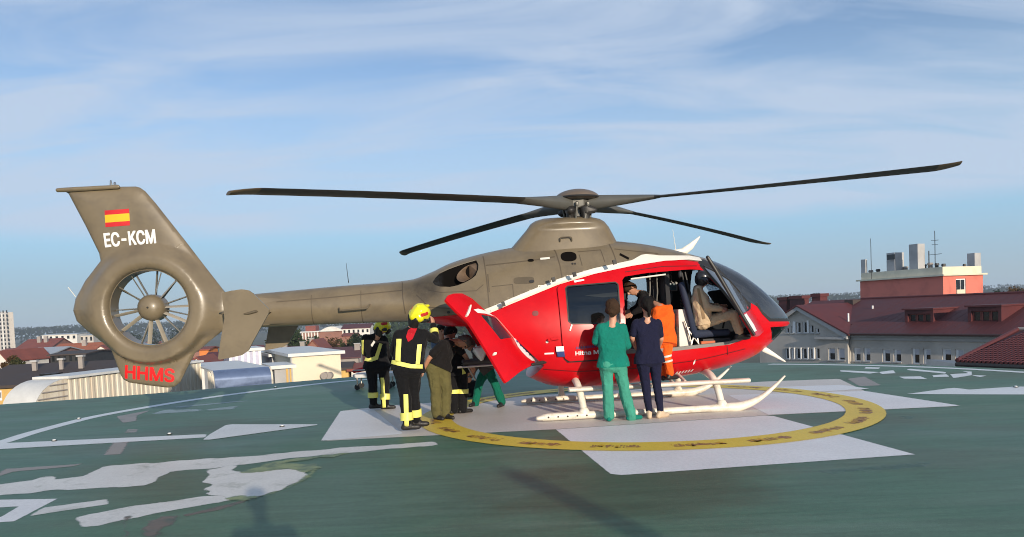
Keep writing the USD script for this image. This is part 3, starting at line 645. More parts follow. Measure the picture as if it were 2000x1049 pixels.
# sliding door pushed back along the side
sd_pg = [(1091, 562), (1099, 554), (1123, 548), (1215, 541), (1220, 546), (1221, 620), (1221, 698), (1112, 706), (1103, 700), (1098, 668)]
sd = skin(.010, .034, sd_pg, SIDE - .03, r=.03)
swp = prism(swin_pg, SIDE - .03, -2, -.1, .03)
sdoor = put(heli, 'sliding_door', W(sd - swp), RED, smooth=40)
put(sdoor, 'door_window', W((LO(.024) - LO(.018)) ^ swp), TINT, smooth=40)
put(sdoor, 'window_seal', W((LO(.0375) - LO(.0)) ^ (prism(swin_pg, SIDE - .03, -2, -.1, .03) - prism_l(Polygon([L(*p, SIDE - .03) for p in swin_pg]).buffer(-.03).buffer(.012), -2, -.1))), BLACK, smooth=40)
put(sdoor, 'door_handle', W(skin(.03, .075, strip([(1076, 663), (1093, 660)], 2.2), -.82) + skin(.03, .06, oval(1074, 664, 4, 3), -.82)), RED)
put(sdoor, 'window_handle', W(skin(.03, .055, strip([(1117, 634), (1113, 646)], 1.3), -.82)), WHITE)
put(sdoor, 'door_gap', W(skin(.0, .013, strip([(1093, 560), (1099, 660), (1103, 700), (1110, 707), (1219, 700)], 1.6), -.78)), BLACK)
# roller blind seen in the sliding door window
b0, b1 = L3(1109, 586, -.62), L3(1211, 578, -.62)
put(heli, 'roller_blind', W(tube([b0, b1], .10, 14)), mat('blind_grey', (.20, .20, .18), .6))
# side markings
def lettering(text, px0, px1, cap, off, y0, y1, bold=False, fat=0.0):
    m = meshkit.text_mesh(text, 1.0, 1.0, bold); m.merge_vertices()
    w = m.bounds[1][0] - m.bounds[0][0]
    a, b = L3(*px0, off), L3(*px1, off); d = (b - a); ln = np.linalg.norm(d); u_ = d / ln; n_ = np.array([-u_[2], 0, u_[0]])
    sx, sz = ln / w, cap
    V = np.asarray(m.vertices); X = V[:, 0] - m.bounds[0][0]
    P = a + X[:, None] * sx * u_ + V[:, 1:2] * sz * n_
    P[:, 1] = y0 + V[:, 2] * (y1 - y0)
    t = trimesh.Trimesh(P, m.faces, process=False)
    mm = man(t)
    if mm.volume() < 0:
        t.invert(); mm = man(t)
    if fat: mm = union([mm.translate((a_, 0, c_)) for a_ in (-fat / 2, 0, fat / 2) for c_ in (-fat / 4, fat / 4)])
    return mm
Z0 = LO(.036)
put(heli, 'lettering', W((LO(.038) - Z0) ^ lettering('Hitna Medicina', (1124, 694), (1214, 688), .052, -.82, -2, -.3, True)), TXTW)
rl_ = random.Random(3)
marks = union([prism([(x, 682 - (x - 1125) * .09), (x + 2.4, 681.8 - (x - 1125) * .09), (x + 3.0, 677 - (x - 1125) * .09), (x + 1.0, 677.4 - (x - 1125) * .09)], -.82, -2, -.3) for x in np.arange(1125, 1166, 4.3)])
put(heli, 'worn_lettering', W((LO(.038) - Z0) ^ marks), FBLUE)
put(heli, 'flag_white', W((LO(.0405) - Z0) ^ prism([(1086, 677), (1101, 676), (1102, 686), (1087, 687)], -.82, -2, -.3)), TXTW)
put(heli, 'flag_blue', W((LO(.0405) - Z0) ^ prism([(1087, 687), (1102, 686), (1104, 697), (1090, 697)], -.82, -2, -.3)), FBLUE)
put(heli, 'flag_white', W((LO(.003) - LO(-.01)) ^ prism([(1065, 690), (1083, 689), (1083, 692), (1065, 693)], -.82, -2, -.3)), TXTW)
put(heli, 'flag_blue', W((LO(.003) - LO(-.01)) ^ prism([(1087, 677), (1097, 677), (1099, 697), (1089, 697)], -.80, -2, -.3)), FBLUE)
marks = union([prism([(x, 731 - (x - 1322) * .16), (x + 3, 730.6 - (x - 1322) * .16), (x + 4.5, 725 - (x - 1322) * .16), (x + 2, 725 - (x - 1322) * .16)], -.55, -2, -.1) for x in np.arange(1318, 1352, 6.0)])
put(heli, 'belly_lettering', W((LO(.003) - LO(-.01)) ^ marks), TXTW)
put(heli, 'warning_mark', W((LO(.003) - LO(-.01)) ^ prism([(1356, 709), (1359, 702), (1360, 710), (1357, 714)], -.75, -2, -.1)), TXTW)
put(heli, 'white_mark', W((LO(.038) - Z0) ^ prism([(1124, 547), (1145, 544), (1145, 547), (1126, 551)], -.8, -2, -.1)), TXTW)

# ---- tail boom fin with the shrouded tail rotor
FO = -.06
fin_px = [(118, 370), (170, 366.5), (230, 363.5), (262, 363), (270, 365), (280, 372), (300, 395), (330, 433), (360, 471), (400, 523), (440, 574), (500, 580), (560, 585), (560, 632), (500, 637), (452, 636), (430, 648), (405, 668), (384, 686),
          (378, 690), (360, 725), (350, 746), (338, 756), (325, 758), (290, 754), (250, 748), (238, 742), (232, 732), (222, 705), (214, 684), (195, 668), (165, 645), (146, 627), (139, 606), (144, 583), (163, 548), (193, 509), (190, 494), (164, 441), (130, 377)]
finP = Polygon([L(*p, FO) for p in fin_px])
fc = np.array(L(296, 601, FO)); frad = abs(L(372, 601, FO)[0] - fc[0])
hole = Point(*fc).buffer(frad, quad_segs=24)
def fin_solid(o=0.0):
    pg = finP.buffer(-.012).buffer(.012, quad_segs=3).difference(hole)
    base = prism_l(pg, -.01, .01).refine_to_length(.024)
    bound = pg.exterior
    e = np.array(bound.segmentize(.02).coords); from scipy.spatial import cKDTree
    import shapely
    def warp(v):
        v = np.asarray(v); p = v[:, [0, 2]]
        d = shapely.distance(shapely.points(p), bound); r = np.linalg.norm(p - fc, axis=1)
        body = .066 * np.sqrt(1 - (1 - np.clip(d / .30, 0, 1)) ** 2) + .008
        ang = (fc[1] - p[:, 1]) / np.maximum(r, .05)
        lowd = np.clip((ang - .35) / .25, 0, 1); lowd = lowd * lowd * (3 - 2 * lowd)
        upd = np.clip((-ang - .2) / .3, 0, 1)
        r1 = 1.02 - .22 * lowd - .10 * upd; wd = .34 - .285 * lowd - .10 * upd
        s = np.clip((r1 - r) / wd, 0, 1); s = s * s * (3 - 2 * s)
        edge = np.sqrt(1 - (1 - np.clip(d / .20, 0, 1)) ** 2)
        bulge = .140 * s * edge
        boomx = np.clip((p[:, 0] + 5.2) / .8, 0, 1); boomx = boomx * boomx * (3 - 2 * boomx)
        zc = 1.70; boom = .20 * np.sqrt(np.clip(1 - ((p[:, 1] - zc) / .30) ** 2, 0, 1)) * boomx
        ventral = p[:, 1] < L(300, 690, FO)[1] - .02
        t = np.maximum(body, boom) + bulge
        lip = np.clip((r - frad) / .10, 0, 1); t = t - .095 * (1 - np.sqrt(1 - (1 - lip) ** 2)) * (r < frad + .12)
        out = v.copy(); out[:, 1] = np.sign(v[:, 1]) * (np.maximum(t, .006) + o)
        return out
    return base.warp_batch(warp)
FIN = fin_solid(0.0); FIN1 = fin_solid(.0035)
finp = put(heli, 'tail_fin', W(FIN), KHAKI, smooth=50)
def onfin(shape): return (FIN1 - FIN) ^ shape
put(finp, 'lettering', W(onfin(lettering('EC-KCM', (204, 482), (304, 474), .180, -.09, -1, 0, True, .006))), TXTW)
put(finp, 'lettering', W(onfin(lettering('HHMS', (244, 738.5), (340, 746), .178, -.05, -1, 0, True, .006))), TXTR)
for n_, a0, a1, m_ in (('flag_red', 0, .27, FRED), ('flag_yellow', .27, .73, YEL), ('flag_red', .73, 1, FRED)):
    tlp, trp, brp, blp = [np.array(L(*p, -.09)) for p in ((203.5, 411), (251, 407.5), (253, 440), (205, 443.5))]
    put(finp, n_, W(onfin(prism_l([tuple(tlp + (blp - tlp) * a0), tuple(trp + (brp - trp) * a0), tuple(trp + (brp - trp) * a1), tuple(tlp + (blp - tlp) * a1)], -1, 0))), m_)
fc3 = np.array([fc[0], 0, fc[1]])
# duct lining, hub, blades, vanes
ductm = man(trimesh.creation.cylinder(frad + .012, .26, sections=72).apply_transform(trimesh.transformations.rotation_matrix(math.pi / 2, (1, 0, 0)))) - man(trimesh.creation.cylinder(frad - .004, .4, sections=72).apply_transform(trimesh.transformations.rotation_matrix(math.pi / 2, (1, 0, 0))))
put(finp, 'duct_lining', W(ductm.translate(fc3)), KHAKI, smooth=40)
th = np.linspace(0, np.pi / 2, 9)
prof = [[0, -.20]] + [[.185 * math.sin(a) ** .9, -.04 - .16 * math.cos(a) ** .9] for a in th[1:]] + [[.185, .10], [0, .10]]
hubm = trimesh.creation.revolve(np.array(prof), sections=48)
hubm.apply_transform(trimesh.transformations.rotation_matrix(-math.pi / 2, (1, 0, 0)))
v = np.asarray(hubm.vertices).copy(); v[:, 1] = v[:, 1] if v[np.argmax(np.abs(v[:, 1])), 1] < 0 else -v[:, 1]
hubm = trimesh.Trimesh(v, hubm.faces); hubm.fix_normals(); hubm.apply_translation(fc3)
trot = put(heli, 'tail_rotor_hub', W(hubm), KHAKI, smooth=40)
put(trot, 'hub_bolt', W(trimesh.creation.icosphere(1, .014).apply_translation(fc3 + (0, -.2, 0))), BLACK)
BLADEM = mat('tail_blade_metal', (.42, .38, .31), .4, metal=.2)
for k in range(10):
    a = 2 * math.pi * k / 10 + .10 + (.09 if k % 2 else -.09)
    def bl_(r0, r1, ch, tw, t):
        d = np.array([math.cos(a), 0, math.sin(a)]); tg = np.array([-math.sin(a), 0, math.cos(a)])
        c = tg * math.cos(tw) + np.array([0, 1, 0]) * math.sin(tw); nn = np.cross(d, c)
        P = [fc3 + d * r + c * s1 * ch / 2 + nn * s2 * t + (0, -.045, 0) for r in (r0, r1) for s1, s2 in ((-1, .2), (-.3, 1), (1, .1), (-.3, -1))]
        return Manifold.hull_points(np.array(P))
    put(trot, 'tail_rotor_blade', W(bl_(.17, frad - .015, .07, 1.05, .007)), BLADEM, smooth=30)
for k in range(11):
    a = 2 * math.pi * k / 11 + .31
    d = np.array([math.cos(a), 0, math.sin(a)])
    put(finp, 'stator_vane', W(hull((fc3 + d * .12 + (0, .07, 0), (.012, .03, .012)), (fc3 + d * (frad - .0) + (0, .07, 0), (.010, .03, .010)))), mat('vane_grey', (.16, .155, .14), .45) if k == 0 else '/World/Looks/vane_grey')
tip = [L3(113, 371.5, FO), L3(135, 370.5, FO), L3(230, 365, FO)]
put(finp, 'fin_tip_strake', W(union(chain(tip, [.028, .034, .03]))), KHAKI)
lp = L3(217, 362, FO)
put(finp, 'position_light', W(union([hull((lp, .018), (lp + (0, 0, .06), .012)), hull((lp + (.05, 0, 0), .02), (lp + (.05, 0, .03), .016))])), STEEL)
put(finp, 'static_wick', W(tube([L3(160, 560, FO), L3(148, 580, FO), L3(133, 561, FO)][1:], .005, 5)), PALE)
# stabiliser and its two end plates
ep_px = [(434, 572), (452, 568), (473, 565), (486, 567), (495, 573), (526, 604), (525, 612), (494, 668), (486, 684), (472, 694), (449, 699), (426, 703), (431, 668), (439, 622)]
epP = Polygon([L(*p, -1.22) for p in ep_px]).buffer(-.02).buffer(.02, quad_segs=4)
stab = put(heli, 'stabiliser', W(hull((L3(507, 611, 0) + (0, -1.2, 0), (.22, .03, .030)), (L3(507, 611, 0) + (0, 1.2, 0), (.22, .03, .030)))), KHAKI, smooth=40)
for s in (-1, 1):
    ep = prism_l(epP, s * 1.22 - .018, s * 1.22 + .018)
    put(heli, 'end_plate', W(ep), KHAKI, smooth=False)
    c = L3(492, 611, -1.22) * (1, -s, 1) if s > 0 else L3(492, 611, -1.22)
    put(heli, 'end_plate_fitting', W(hull((np.array([c[0] - .05, s * 1.245, c[2] - .01]), (.05, .02, .012)), (np.array([c[0] + .05, s * 1.25, c[2] + .015]), (.03, .02, .016)))), KHAKI_M)
# whip aerials
wa = L3(681, 553, 0); put(heli, 'whip_aerial', W(tube([wa, L3(676, 514, 0)], [.006, .003], 6)), BLACK)
wa = L3(1320, 489, 0); put(heli, 'whip_aerial', W(tube([wa, L3(1314, 449, 0)], [.006, .003], 6)), PALE)
fb = [L3(1308, 492, 0), L3(1335, 491, 0), L3(1348, 482, 0), L3(1366, 463, 0)]
put(heli, 'upper_cable_cutter', W(union([hull((fb[0], (.05, .03, .02)), (fb[1], (.07, .03, .05))), hull((fb[1], (.07, .03, .05)), (fb[2], (.05, .022, .05))), hull((fb[2], (.05, .022, .05)), (fb[3], (.012, .012, .012)))])), WHITE)
put(heli, 'lower_cable_cutter', W(union([hull((L3(1494, 683, -.1), (.06, .02, .04)), (L3(1512, 693, -.1), (.03, .02, .03))), hull((L3(1512, 693, -.1), (.03, .02, .03)), (L3(1533, 706, -.1), (.012, .012, .012)))])), WHITE)
put(heli, 'landing_light', W(union([hull((L3(1378, 727, -.35), (.05, .06, .05)), (L3(1386, 733, -.35), (.06, .06, .05)))])), WHITE_W)

# ---- landing gear
def gear(s):
    o = s * .95
    px = [(1060, 816), (1130, 811.5), (1250, 806), (1400, 796.5), (1438, 793.5), (1468, 786), (1492, 772), (1512, 755), (1533, 734)]
    P = np.array([L3(*p, -.95) for p in px]); P[:5, 2] = .055; P[:, 1] = o
    P = smooth_path(P, 6)
    r = np.full(len(P), .047); n = len(P); k = np.linspace(0, 1, n); r = np.where(k > .66, .047 - .035 * (np.clip((k - .8) / .2, 0, 1)) ** 1.2 + .020 * np.clip(1 - abs(k - .76) / .12, 0, 1), r)
    g = put(heli, 'skid', W(tube(P, r, 14)), WHITE_W, smooth=50)
    a, b = L3(1050, 815, -.95), L3(1150, 810, -.95)
    put(g, 'rear_shoe', W(union([hull((np.array([a[0], o, .05]), (.03, .05, .03)), (np.array([a[0] + .15, o, .062]), (.06, .062, .055))), hull((np.array([a[0] + .15, o, .062]), (.06, .062, .055)), (np.array([b[0] + .12, o, .062]), (.06, .062, .055)))])), WHITE_W, smooth=40)
    for q in range(5):
        c = np.array([a[0] + .14 + q * .13, o - .062, .065]); put(g, 'shoe_bolt', W(trimesh.creation.icosphere(1, .012).apply_translation(c)), DARK)
    c = L3(1436, 795, -.95); put(g, 'skid_band', W(hull((np.array([c[0] - .06, o, .055]), .049), (np.array([c[0] + .04, o, .058]), .0505))), DARK)
    fx = L3(1410, 795, -.95)[0]
    put(g, 'front_shoe', W(hull((np.array([fx - .12, o, .058]), .055), (np.array([fx + .12, o, .058]), .055))), WHITE_W, smooth=40)
    return fx, b[0]
fx, rx = gear(-1); gear(1)
rx = L3(1141, 805, -.95)[0]
for x in (rx, fx):
    pts = [(x, -.95, .06), (x - .01, -.90, .22), (x - .03, -.80, .40), (x - .04, -.6, .50), (x - .04, 0, .53), (x - .04, .6, .50), (x - .03, .80, .40), (x - .01, .90, .22), (x, .95, .06)]
    put(heli, 'cross_tube', W(tube(smooth_path(pts, 4), .048, 14)), WHITE_W, smooth=50)
    for s in (-1, 1): put(heli, 'skid_clamp', W(hull((np.array([x, s * .95, .06]), (.10, .06, .055)), (np.array([x, s * .94, .15]), (.055, .055, .02)))), WHITE_W, smooth=40)
for s in (-1, 1):
    a, b = L3(1112, 762, -.9), L3(1462, 742, -.9)
    z = (a[2] + b[2]) / 2
    put(heli, 'boarding_step', W(union([hull((np.array([a[0], s * .9, z]), (.02, .07, .035)), (np.array([b[0], s * .9, z]), (.02, .07, .035)))])), WHITE_W, smooth=40)
for q, (px, py) in enumerate(((1322, 737), (1300, 740))):
    c = L3(px, py, -.5); put(heli, 'step_bracket', W(tube([c + (0, 0, .06), c + (0, -.36, -.03)], .022, 8)), WHITE_W)

# ---- main rotor
hubc = np.array(L3(1127, 398, 0)); hubc[1] = 0
Rb = 5.02
def tipsolve(tx, ty, near):
    best = None
    for a in np.linspace(-np.pi, np.pi, 4000):
        p = HM[:, :3] @ (hubc + Rb * np.array([math.cos(a), math.sin(a), 0])) + HM[:, 3]
        if (math.sin(a) < 0) != near: continue
        q = at(tx, ty, p[1])
        e = abs(q[0] - p[0])
        if best is None or e < best[0]: best = (e, a, q[2])
    return best[1], best[2]
MASTM = mat('mast_grey', (.16, .155, .14), .4, metal=.4)
rotor = put(heli, 'rotor_mast', W(union([hull((hubc + (0, 0, -.42), (.085, .085, .01)), (hubc + (0, 0, .03), (.075, .075, .01))), hull((hubc + (0, 0, -.33), (.14, .14, .02)), (hubc + (0, 0, -.27), (.14, .14, .02))), hull((hubc + (0, 0, -.05), (.20, .20, .05)), (hubc + (0, 0, .04), (.20, .20, .05)))])), MASTM, smooth=40)
dz = L3(1127, 388, 0)[2]; dt = L3(1127, 370, 0)[2]; dr = abs(L3(1170, 388, 0)[0] - hubc[0])
prof = [[0, -.02], [dr * .8, -.03], [dr, 0]] + [[dr * math.cos(a), (dt - dz) * math.sin(a) ** 1.15] for a in np.linspace(.12, np.pi / 2 - .05, 10)] + [[0, dt - dz]]
put(rotor, 'hub_cap', W(trimesh.creation.revolve(np.array(prof), sections=48).apply_translation((hubc[0], 0, dz))), HUBTAN, smooth=40)
put(rotor, 'hub_cap_rim', W(trimesh.creation.torus(dr - .01, .016, 48, 8).apply_translation((hubc[0], 0, dz))), BLACK, smooth=40)
def blade(tx, ty, near, droop, tw0, tw1):
    a, zt = tipsolve(tx, ty, near)
    d = np.array([math.cos(a), math.sin(a), 0]); c = np.array([-math.sin(a), math.cos(a), 0])
    ts = np.r_[np.linspace(.035, .24, 12), np.linspace(.27, .93, 26), np.linspace(.94, 1, 8)]
    rings = []; n = 14; th = np.linspace(0, 2 * np.pi, n, endpoint=False)
    for t in ts:
        z = (zt - hubc[2]) * (t ** droop if droop > 0 else t)
        if t < .24:
            k = t / .24
            ch, thk = .20 - .02 * math.sin(k * 3.14) + .06 * k ** 3, .105 * (1 - k) ** .9 + .022
        else:
            ch, thk = .27, .019
        if t > .94: ch *= 1 - .45 * ((t - .94) / .06) ** 2; 
        sw = -.10 * max(0, (t - .94) / .06) ** 2
        tw = tw0 + (tw1 - tw0) * t
        cc = c * math.cos(tw) + np.array([0, 0, 1]) * math.sin(tw); nn = np.cross(d, cc)
        p = hubc + d * Rb * t + np.array([0, 0, z])
        rings.append(p + np.outer(np.cos(th) * ch / 2 + sw, cc) + np.outer(np.sign(np.sin(th)) * np.abs(np.sin(th)) ** 1.2 * thk, nn))
    return rings, ts
for tx, ty, near, droop in ((1870, 324, True, 1.35), (453, 372.5, True, 1.35), (780, 496, False, 1.35), (1490, 476, False, 1.35)):
    rings, ts = blade(tx, ty, near, droop, .17, -.16 if tx > 1800 else .09)
    i0 = int(np.searchsorted(ts, .22)); i1 = int(np.searchsorted(ts, .945))
    bp = put(rotor, 'rotor_blade', W(closed(rings[i0:i1 + 1])), ROTOR, smooth=40)
    rootr = closed(rings[:i0 + 1])
    # sub-parts of a blade would be a fourth level: the root cuff and tip are parts of the rotor
    put(rotor, 'blade_root_cuff', W(rootr), HUBGREY, smooth=40)
    put(rotor, 'blade_tip', W(closed(rings[i1:])), ROTOR_E, smooth=40)
put(rotor, 'swashplate', W(union([hull((hubc + (0, 0, -.33), (.21, .21, .012)), (hubc + (0, 0, -.26), (.19, .19, .012))), hull((hubc + (0, 0, -.24), (.15, .15, .012)), (hubc + (0, 0, -.20), (.12, .12, .012)))])), DARK, smooth=40)
for k in range(8):
    a = k * math.pi / 4 + .4
    p0 = hubc + np.array([.17 * math.cos(a), .17 * math.sin(a), -.30]); p1 = hubc + np.array([.22 * math.cos(a + .2), .22 * math.sin(a + .2), -.02])
    put(rotor, 'pitch_link', W(union([hull((p0, .016), (p1, .016)), hull((p1, (.03, .03, .03)), (p1 + (0, 0, -.03), (.025, .025, .02)))])), MASTM)
for k in range(4):
    a = k * math.pi / 2 + math.pi / 4 - .1; p0 = hubc + np.array([.15 * math.cos(a), .15 * math.sin(a), -.10])
    put(rotor, 'hub_arm', W(union([hull((p0, (.09, .09, .09)), (hubc + np.array([.25 * math.cos(a + .3), .25 * math.sin(a + .3), -.12]), (.06, .06, .05))), hull((p0 - (0, 0, .02), .07), (p0 - (0, 0, .20), (.06, .06, .03)))])), DARK, smooth=40)
put(rotor, 'damper', W(union([hull((L3(1146, 413, -.15), (.05, .05, .06)), (L3(1142, 408, -.12), (.07, .06, .05)))])), DARK, smooth=40)

# ---- rear clamshell door, swung out
A_c, B_c = L3(962, 600, -.76), L3(1056, 700, -.74)
C_c = L3(935, 668, -1.32)
def on_plane(px, A, B, C):
    n = np.cross(B - A, C - A); n /= np.linalg.norm(n)
    d = ray(*px); o = np.array([(EYE - HO) @ HX, (EYE - HO) @ HY, EYE[2]]); dl = np.array([d @ HX, d @ HY, d[2]])
    return o + dl * ((A - o) @ n) / (dl @ n), n
class Leaf:
    """a curved panel on a tilted plane: outlines are given in pixels"""
    def __init__(s, A, B, C, bulge):
        s.A = A; s.u = (B - A) / np.linalg.norm(B - A); s.ABC = (A, B, C)
        _, n = on_plane((1000, 650), A, B, C); s.n = n if n[1] < 0 else -n
        s.v = np.cross(s.n, s.u); s.bulge = bulge; s.ref = None
    def uv(s, px): p = on_plane(px, *s.ABC)[0] - s.A; return (p @ s.u, p @ s.v)
    def make(s, px, t0, t1, ref=None, r=0., res=.06):
        pg = px if isinstance(px, Polygon) else Polygon([s.uv(p) for p in px])
        if r: pg = pg.buffer(-r).buffer(r, quad_segs=5)
        if s.ref is None: s.ref = pg.bounds
        b = s.ref
        cs = CrossSection([np.array(pg.exterior.coords)[:-1]] + [np.array(i.coords)[:-1] for i in pg.interiors], FillRule.EvenOdd)
        m = cs.extrude(t1 - t0).translate((0, 0, t0)).refine_to_length(res)
        def warp(q):
            q = np.asarray(q); k = (q[:, 1] - b[1]) / (b[3] - b[1]) * 2 - 1; k2 = (q[:, 0] - b[0]) / (b[2] - b[0]) * 2 - 1
            h = q[:, 2] - s.bulge * (k * k * .8 + .35 * k2 * k2)
            return s.A + q[:, :1] * s.u + q[:, 1:2] * s.v + h[:, None] * s.n
        m = m.warp_batch(warp)
        return m if m.volume() > 0 else man(tm(m).copy())
lf = Leaf(A_c, B_c, C_c, .10)
cd_pg = [(874, 581), (878, 574), (888, 571), (906, 570), (926, 579), (951, 602), (988, 631), (1020, 663), (1045, 688), (1058, 702), (1020, 723), (998, 741), (990, 731), (974, 709), (945, 668), (917, 627), (895, 605)]
wq = [(939, 614), (972, 615), (1004, 656), (978, 663)]
outer_ = Polygon([lf.uv(p) for p in cd_pg]).buffer(-.03).buffer(.03, quad_segs=4); wpg = Polygon([lf.uv(p) for p in wq]).buffer(-.02).buffer(.02)
clam = put(heli, 'rear_clamshell_door', W(lf.make(outer_.difference(wpg), -.035, 0.0)), RED, smooth=40)
put(clam, 'door_window', W(lf.make(wpg.buffer(.005), -.020, -.004, res=.05)), DARKGLASS, smooth=40)
put(clam, 'white_swoosh', W(lf.make([(926, 604), (935, 602), (950, 604), (959, 608), (970, 613), (948, 611), (934, 611)], .002, .006)), TXTW)
put(clam, 'white_swoosh', W(lf.make([(1008, 655), (1014, 657), (1022, 668), (1030, 675), (1040, 682), (1053, 691), (1055, 697), (1046, 699), (1035, 694), (1024, 685), (1015, 674)], .002, .006)), TXTW)
put(clam, 'white_swoosh', W(lf.make([(970, 610), (980, 616), (1002, 644), (1010, 655), (1006, 654), (990, 634)], .002, .006)), mat('pink_swoosh', (.72, .25, .22), .4))
for q in ((1016, 662, 2.5, 3), (1024, 670, 3, 2.2), (1031, 675, 2.4, 2), (1036, 680, 2.6, 2), (1043, 687, 2, 1.6)):
    put(clam, 'blue_star', W(lf.make(oval(*q, n=10, p=2), .007, .010)), FBLUE)
put(clam, 'door_handle', W(lf.make([(917, 597), (919.5, 597), (916, 612), (913, 618), (910, 616)], .0, .035)), WHITE)
put(clam, 'door_catch', W(lf.make(oval(968.5, 689.5, 3, 2.6, n=12), .0, .02)), PALE)
put(heli, 'door_hinge_arm', W(union([hull((L3(1040, 712, -.85), .022), (L3(1060, 708, -.72), .03)), hull((L3(1060, 708, -.72), (.06, .02, .022)), (L3(1052, 711, -.76), .02))])), DARK)
# port clamshell door, open on the far side
lf2 = Leaf(L3(962, 600, -.76) * (1, -1, 1), L3(1056, 700, -.74) * (1, -1, 1), C_c * (1, -1, 1), -.10)
q = tm(lf.make(outer_, -.035, 0.0)); v = np.asarray(q.vertices).copy(); v[:, 1] *= -1
put(heli, 'rear_clamshell_door', W(trimesh.Trimesh(v, np.asarray(q.faces)[:, ::-1], process=False)), RED, smooth=40)

# ---- pilot's door, swung forward and seen almost edge on
pl = Leaf(L3(1383, 504, -1.30), L3(1474, 653, -1.30), L3(1492, 640, -.60), .02)
pd = [(1381, 502), (1386, 503), (1402, 517), (1432, 542), (1456, 574), (1474, 606), (1494, 646), (1484, 655), (1475, 655)]
pw = [(1389, 509), (1401, 519), (1430, 543), (1453, 574), (1466, 598), (1462, 606), (1451, 612)]
pdP = Polygon([pl.uv(p) for p in pd]); pwP = Polygon([pl.uv(p) for p in pw])
lowP = Polygon([pl.uv(p) for p in [(1450, 613), (1462, 607), (1470, 600), (1494, 646), (1484, 655), (1475, 655)]])

pdoor = put(heli, 'pilot_door', W(pl.make(lowP, -.03, 0)), RED, smooth=40)
put(pdoor, 'window_frame', W(pl.make(pwP.buffer(.022).difference(pwP.buffer(.002)).difference(lowP.buffer(.002)), -.03, 0)), DARK, smooth=40)
put(pdoor, 'door_window', W(pl.make(pwP, -.02, -.01)), DOORGLASS, smooth=40)
put(pdoor, 'door_edge_frame', W(union(chain([L3(1382, 502.5, -1.31), L3(1400, 531, -1.31), L3(1430, 582, -1.31), L3(1455, 624, -1.31), L3(1473, 653, -1.31)], [.024, .030, .026, .022, .020]))), DARK, smooth=40)
put(pdoor, 'white_swoosh', W(pl.make([(1452, 616), (1458, 612), (1472, 634), (1478, 646), (1474, 648), (1462, 632)], .002, .005)), TXTW)

# ---- inside: seats, cabinet, instrument panel
def seatmesh(o0, o1):
    return union([hull((L3(1331, 556, o0), (.045, .05, .04)), (L3(1331, 556, o1), (.045, .05, .04)), (L3(1356, 650, o1), (.05, .05, .05)), (L3(1356, 650, o0), (.05, .05, .05))),
                  hull((L3(1358, 653, o0), (.06, .05, .06)), (L3(1358, 653, o1), (.06, .05, .06)), (L3(1420, 649, o1), (.05, .05, .05)), (L3(1420, 649, o0), (.05, .05, .05)))])
seat = put(heli, 'pilot_seat', W(seatmesh(-.60, -.18)), SEATBLUE, smooth=40)
put(heli, 'pilot_seat', W(seatmesh(.18, .60)), SEATBLUE, smooth=40)
put(seat, 'seat_base', W(box(L3(1390, 667, -.4), (.40, .40, .10))), INTER)
put(seat, 'headrest', W(hull((L3(1328, 536, -.55), (.03, .04, .06)), (L3(1328, 536, -.3), (.03, .04, .06)))), INTER, smooth=40)
for k, (a, b) in enumerate((((1332, 534), (1336, 555)), ((1338, 532), (1344, 558)))):
    put(seat, 'seat_belt', W(union(chain([L3(*a, -.42), L3(*b, -.44), L3(b[0] + 8, b[1] + 30, -.56)], [.014] * 3))), DARK)
for k, (x0, y0) in enumerate(((1272, 560), (1296, 552))):
    put(heli, 'cabin_seat', W(union([hull((L3(x0, y0 - 20, .10 - .3 * k), (.06, .2, .03)), (L3(x0 + 6, y0 + 78, .10 - .3 * k), (.06, .2, .03)))])), INTER, smooth=40)
put(heli, 'equipment_rack', W(box(L3(1326, 642, -.30), (.16, .5, .56))), PALE, smooth=False)
put(heli, 'equipment_rack', W(box(L3(1303, 660, -.25), (.10, .4, .36))), mat('rack_grey', (.33, .33, .31), .6), smooth=False)
put(heli, 'instrument_panel', W(hull((L3(1402, 570, .15), (.05, .45, .03)), (L3(1425, 600, .15), (.12, .45, .05)), (L3(1420, 570, .15), (.10, .45, .03)))), SOOT, smooth=35)
put(heli, 'control_stick', W(union(chain([L3(1412, 640, -.36), L3(1416, 622, -.36), L3(1408, 606, -.36)], [.014, .012, .02]))), BLACK)
put(heli, 'pedals', W(union([hull((L3(1458, 652, -.30), (.02, .05, .05)), (L3(1462, 645, -.30), (.02, .05, .05))), hull((L3(1464, 650, -.12), (.02, .05, .05)), (L3(1466, 643, -.12), (.02, .05, .05)))])), DARK)
put(heli, 'floor_box', W(box(L3(1380, 672, -.55), (.20, .14, .09))), mat('box_orange', (.52, .10, .02), .6), smooth=False)
rk = [(1346, 637), (1353, 676), (1346, 670), (1360, 640), (1368, 674), (1372, 655)]
put(heli, 'stretcher_bracket', W(union([hull((L3(*a, -.6), .012), (L3(*b, -.6), .012)) for a, b in (((1343, 640), (1352, 680)), ((1358, 638), (1366, 678)), ((1345, 645), (1366, 674)), ((1358, 642), (1350, 676)), ((1343, 640), (1358, 638)), ((1338, 628), (1346, 655)))])), STEEL, smooth=40)

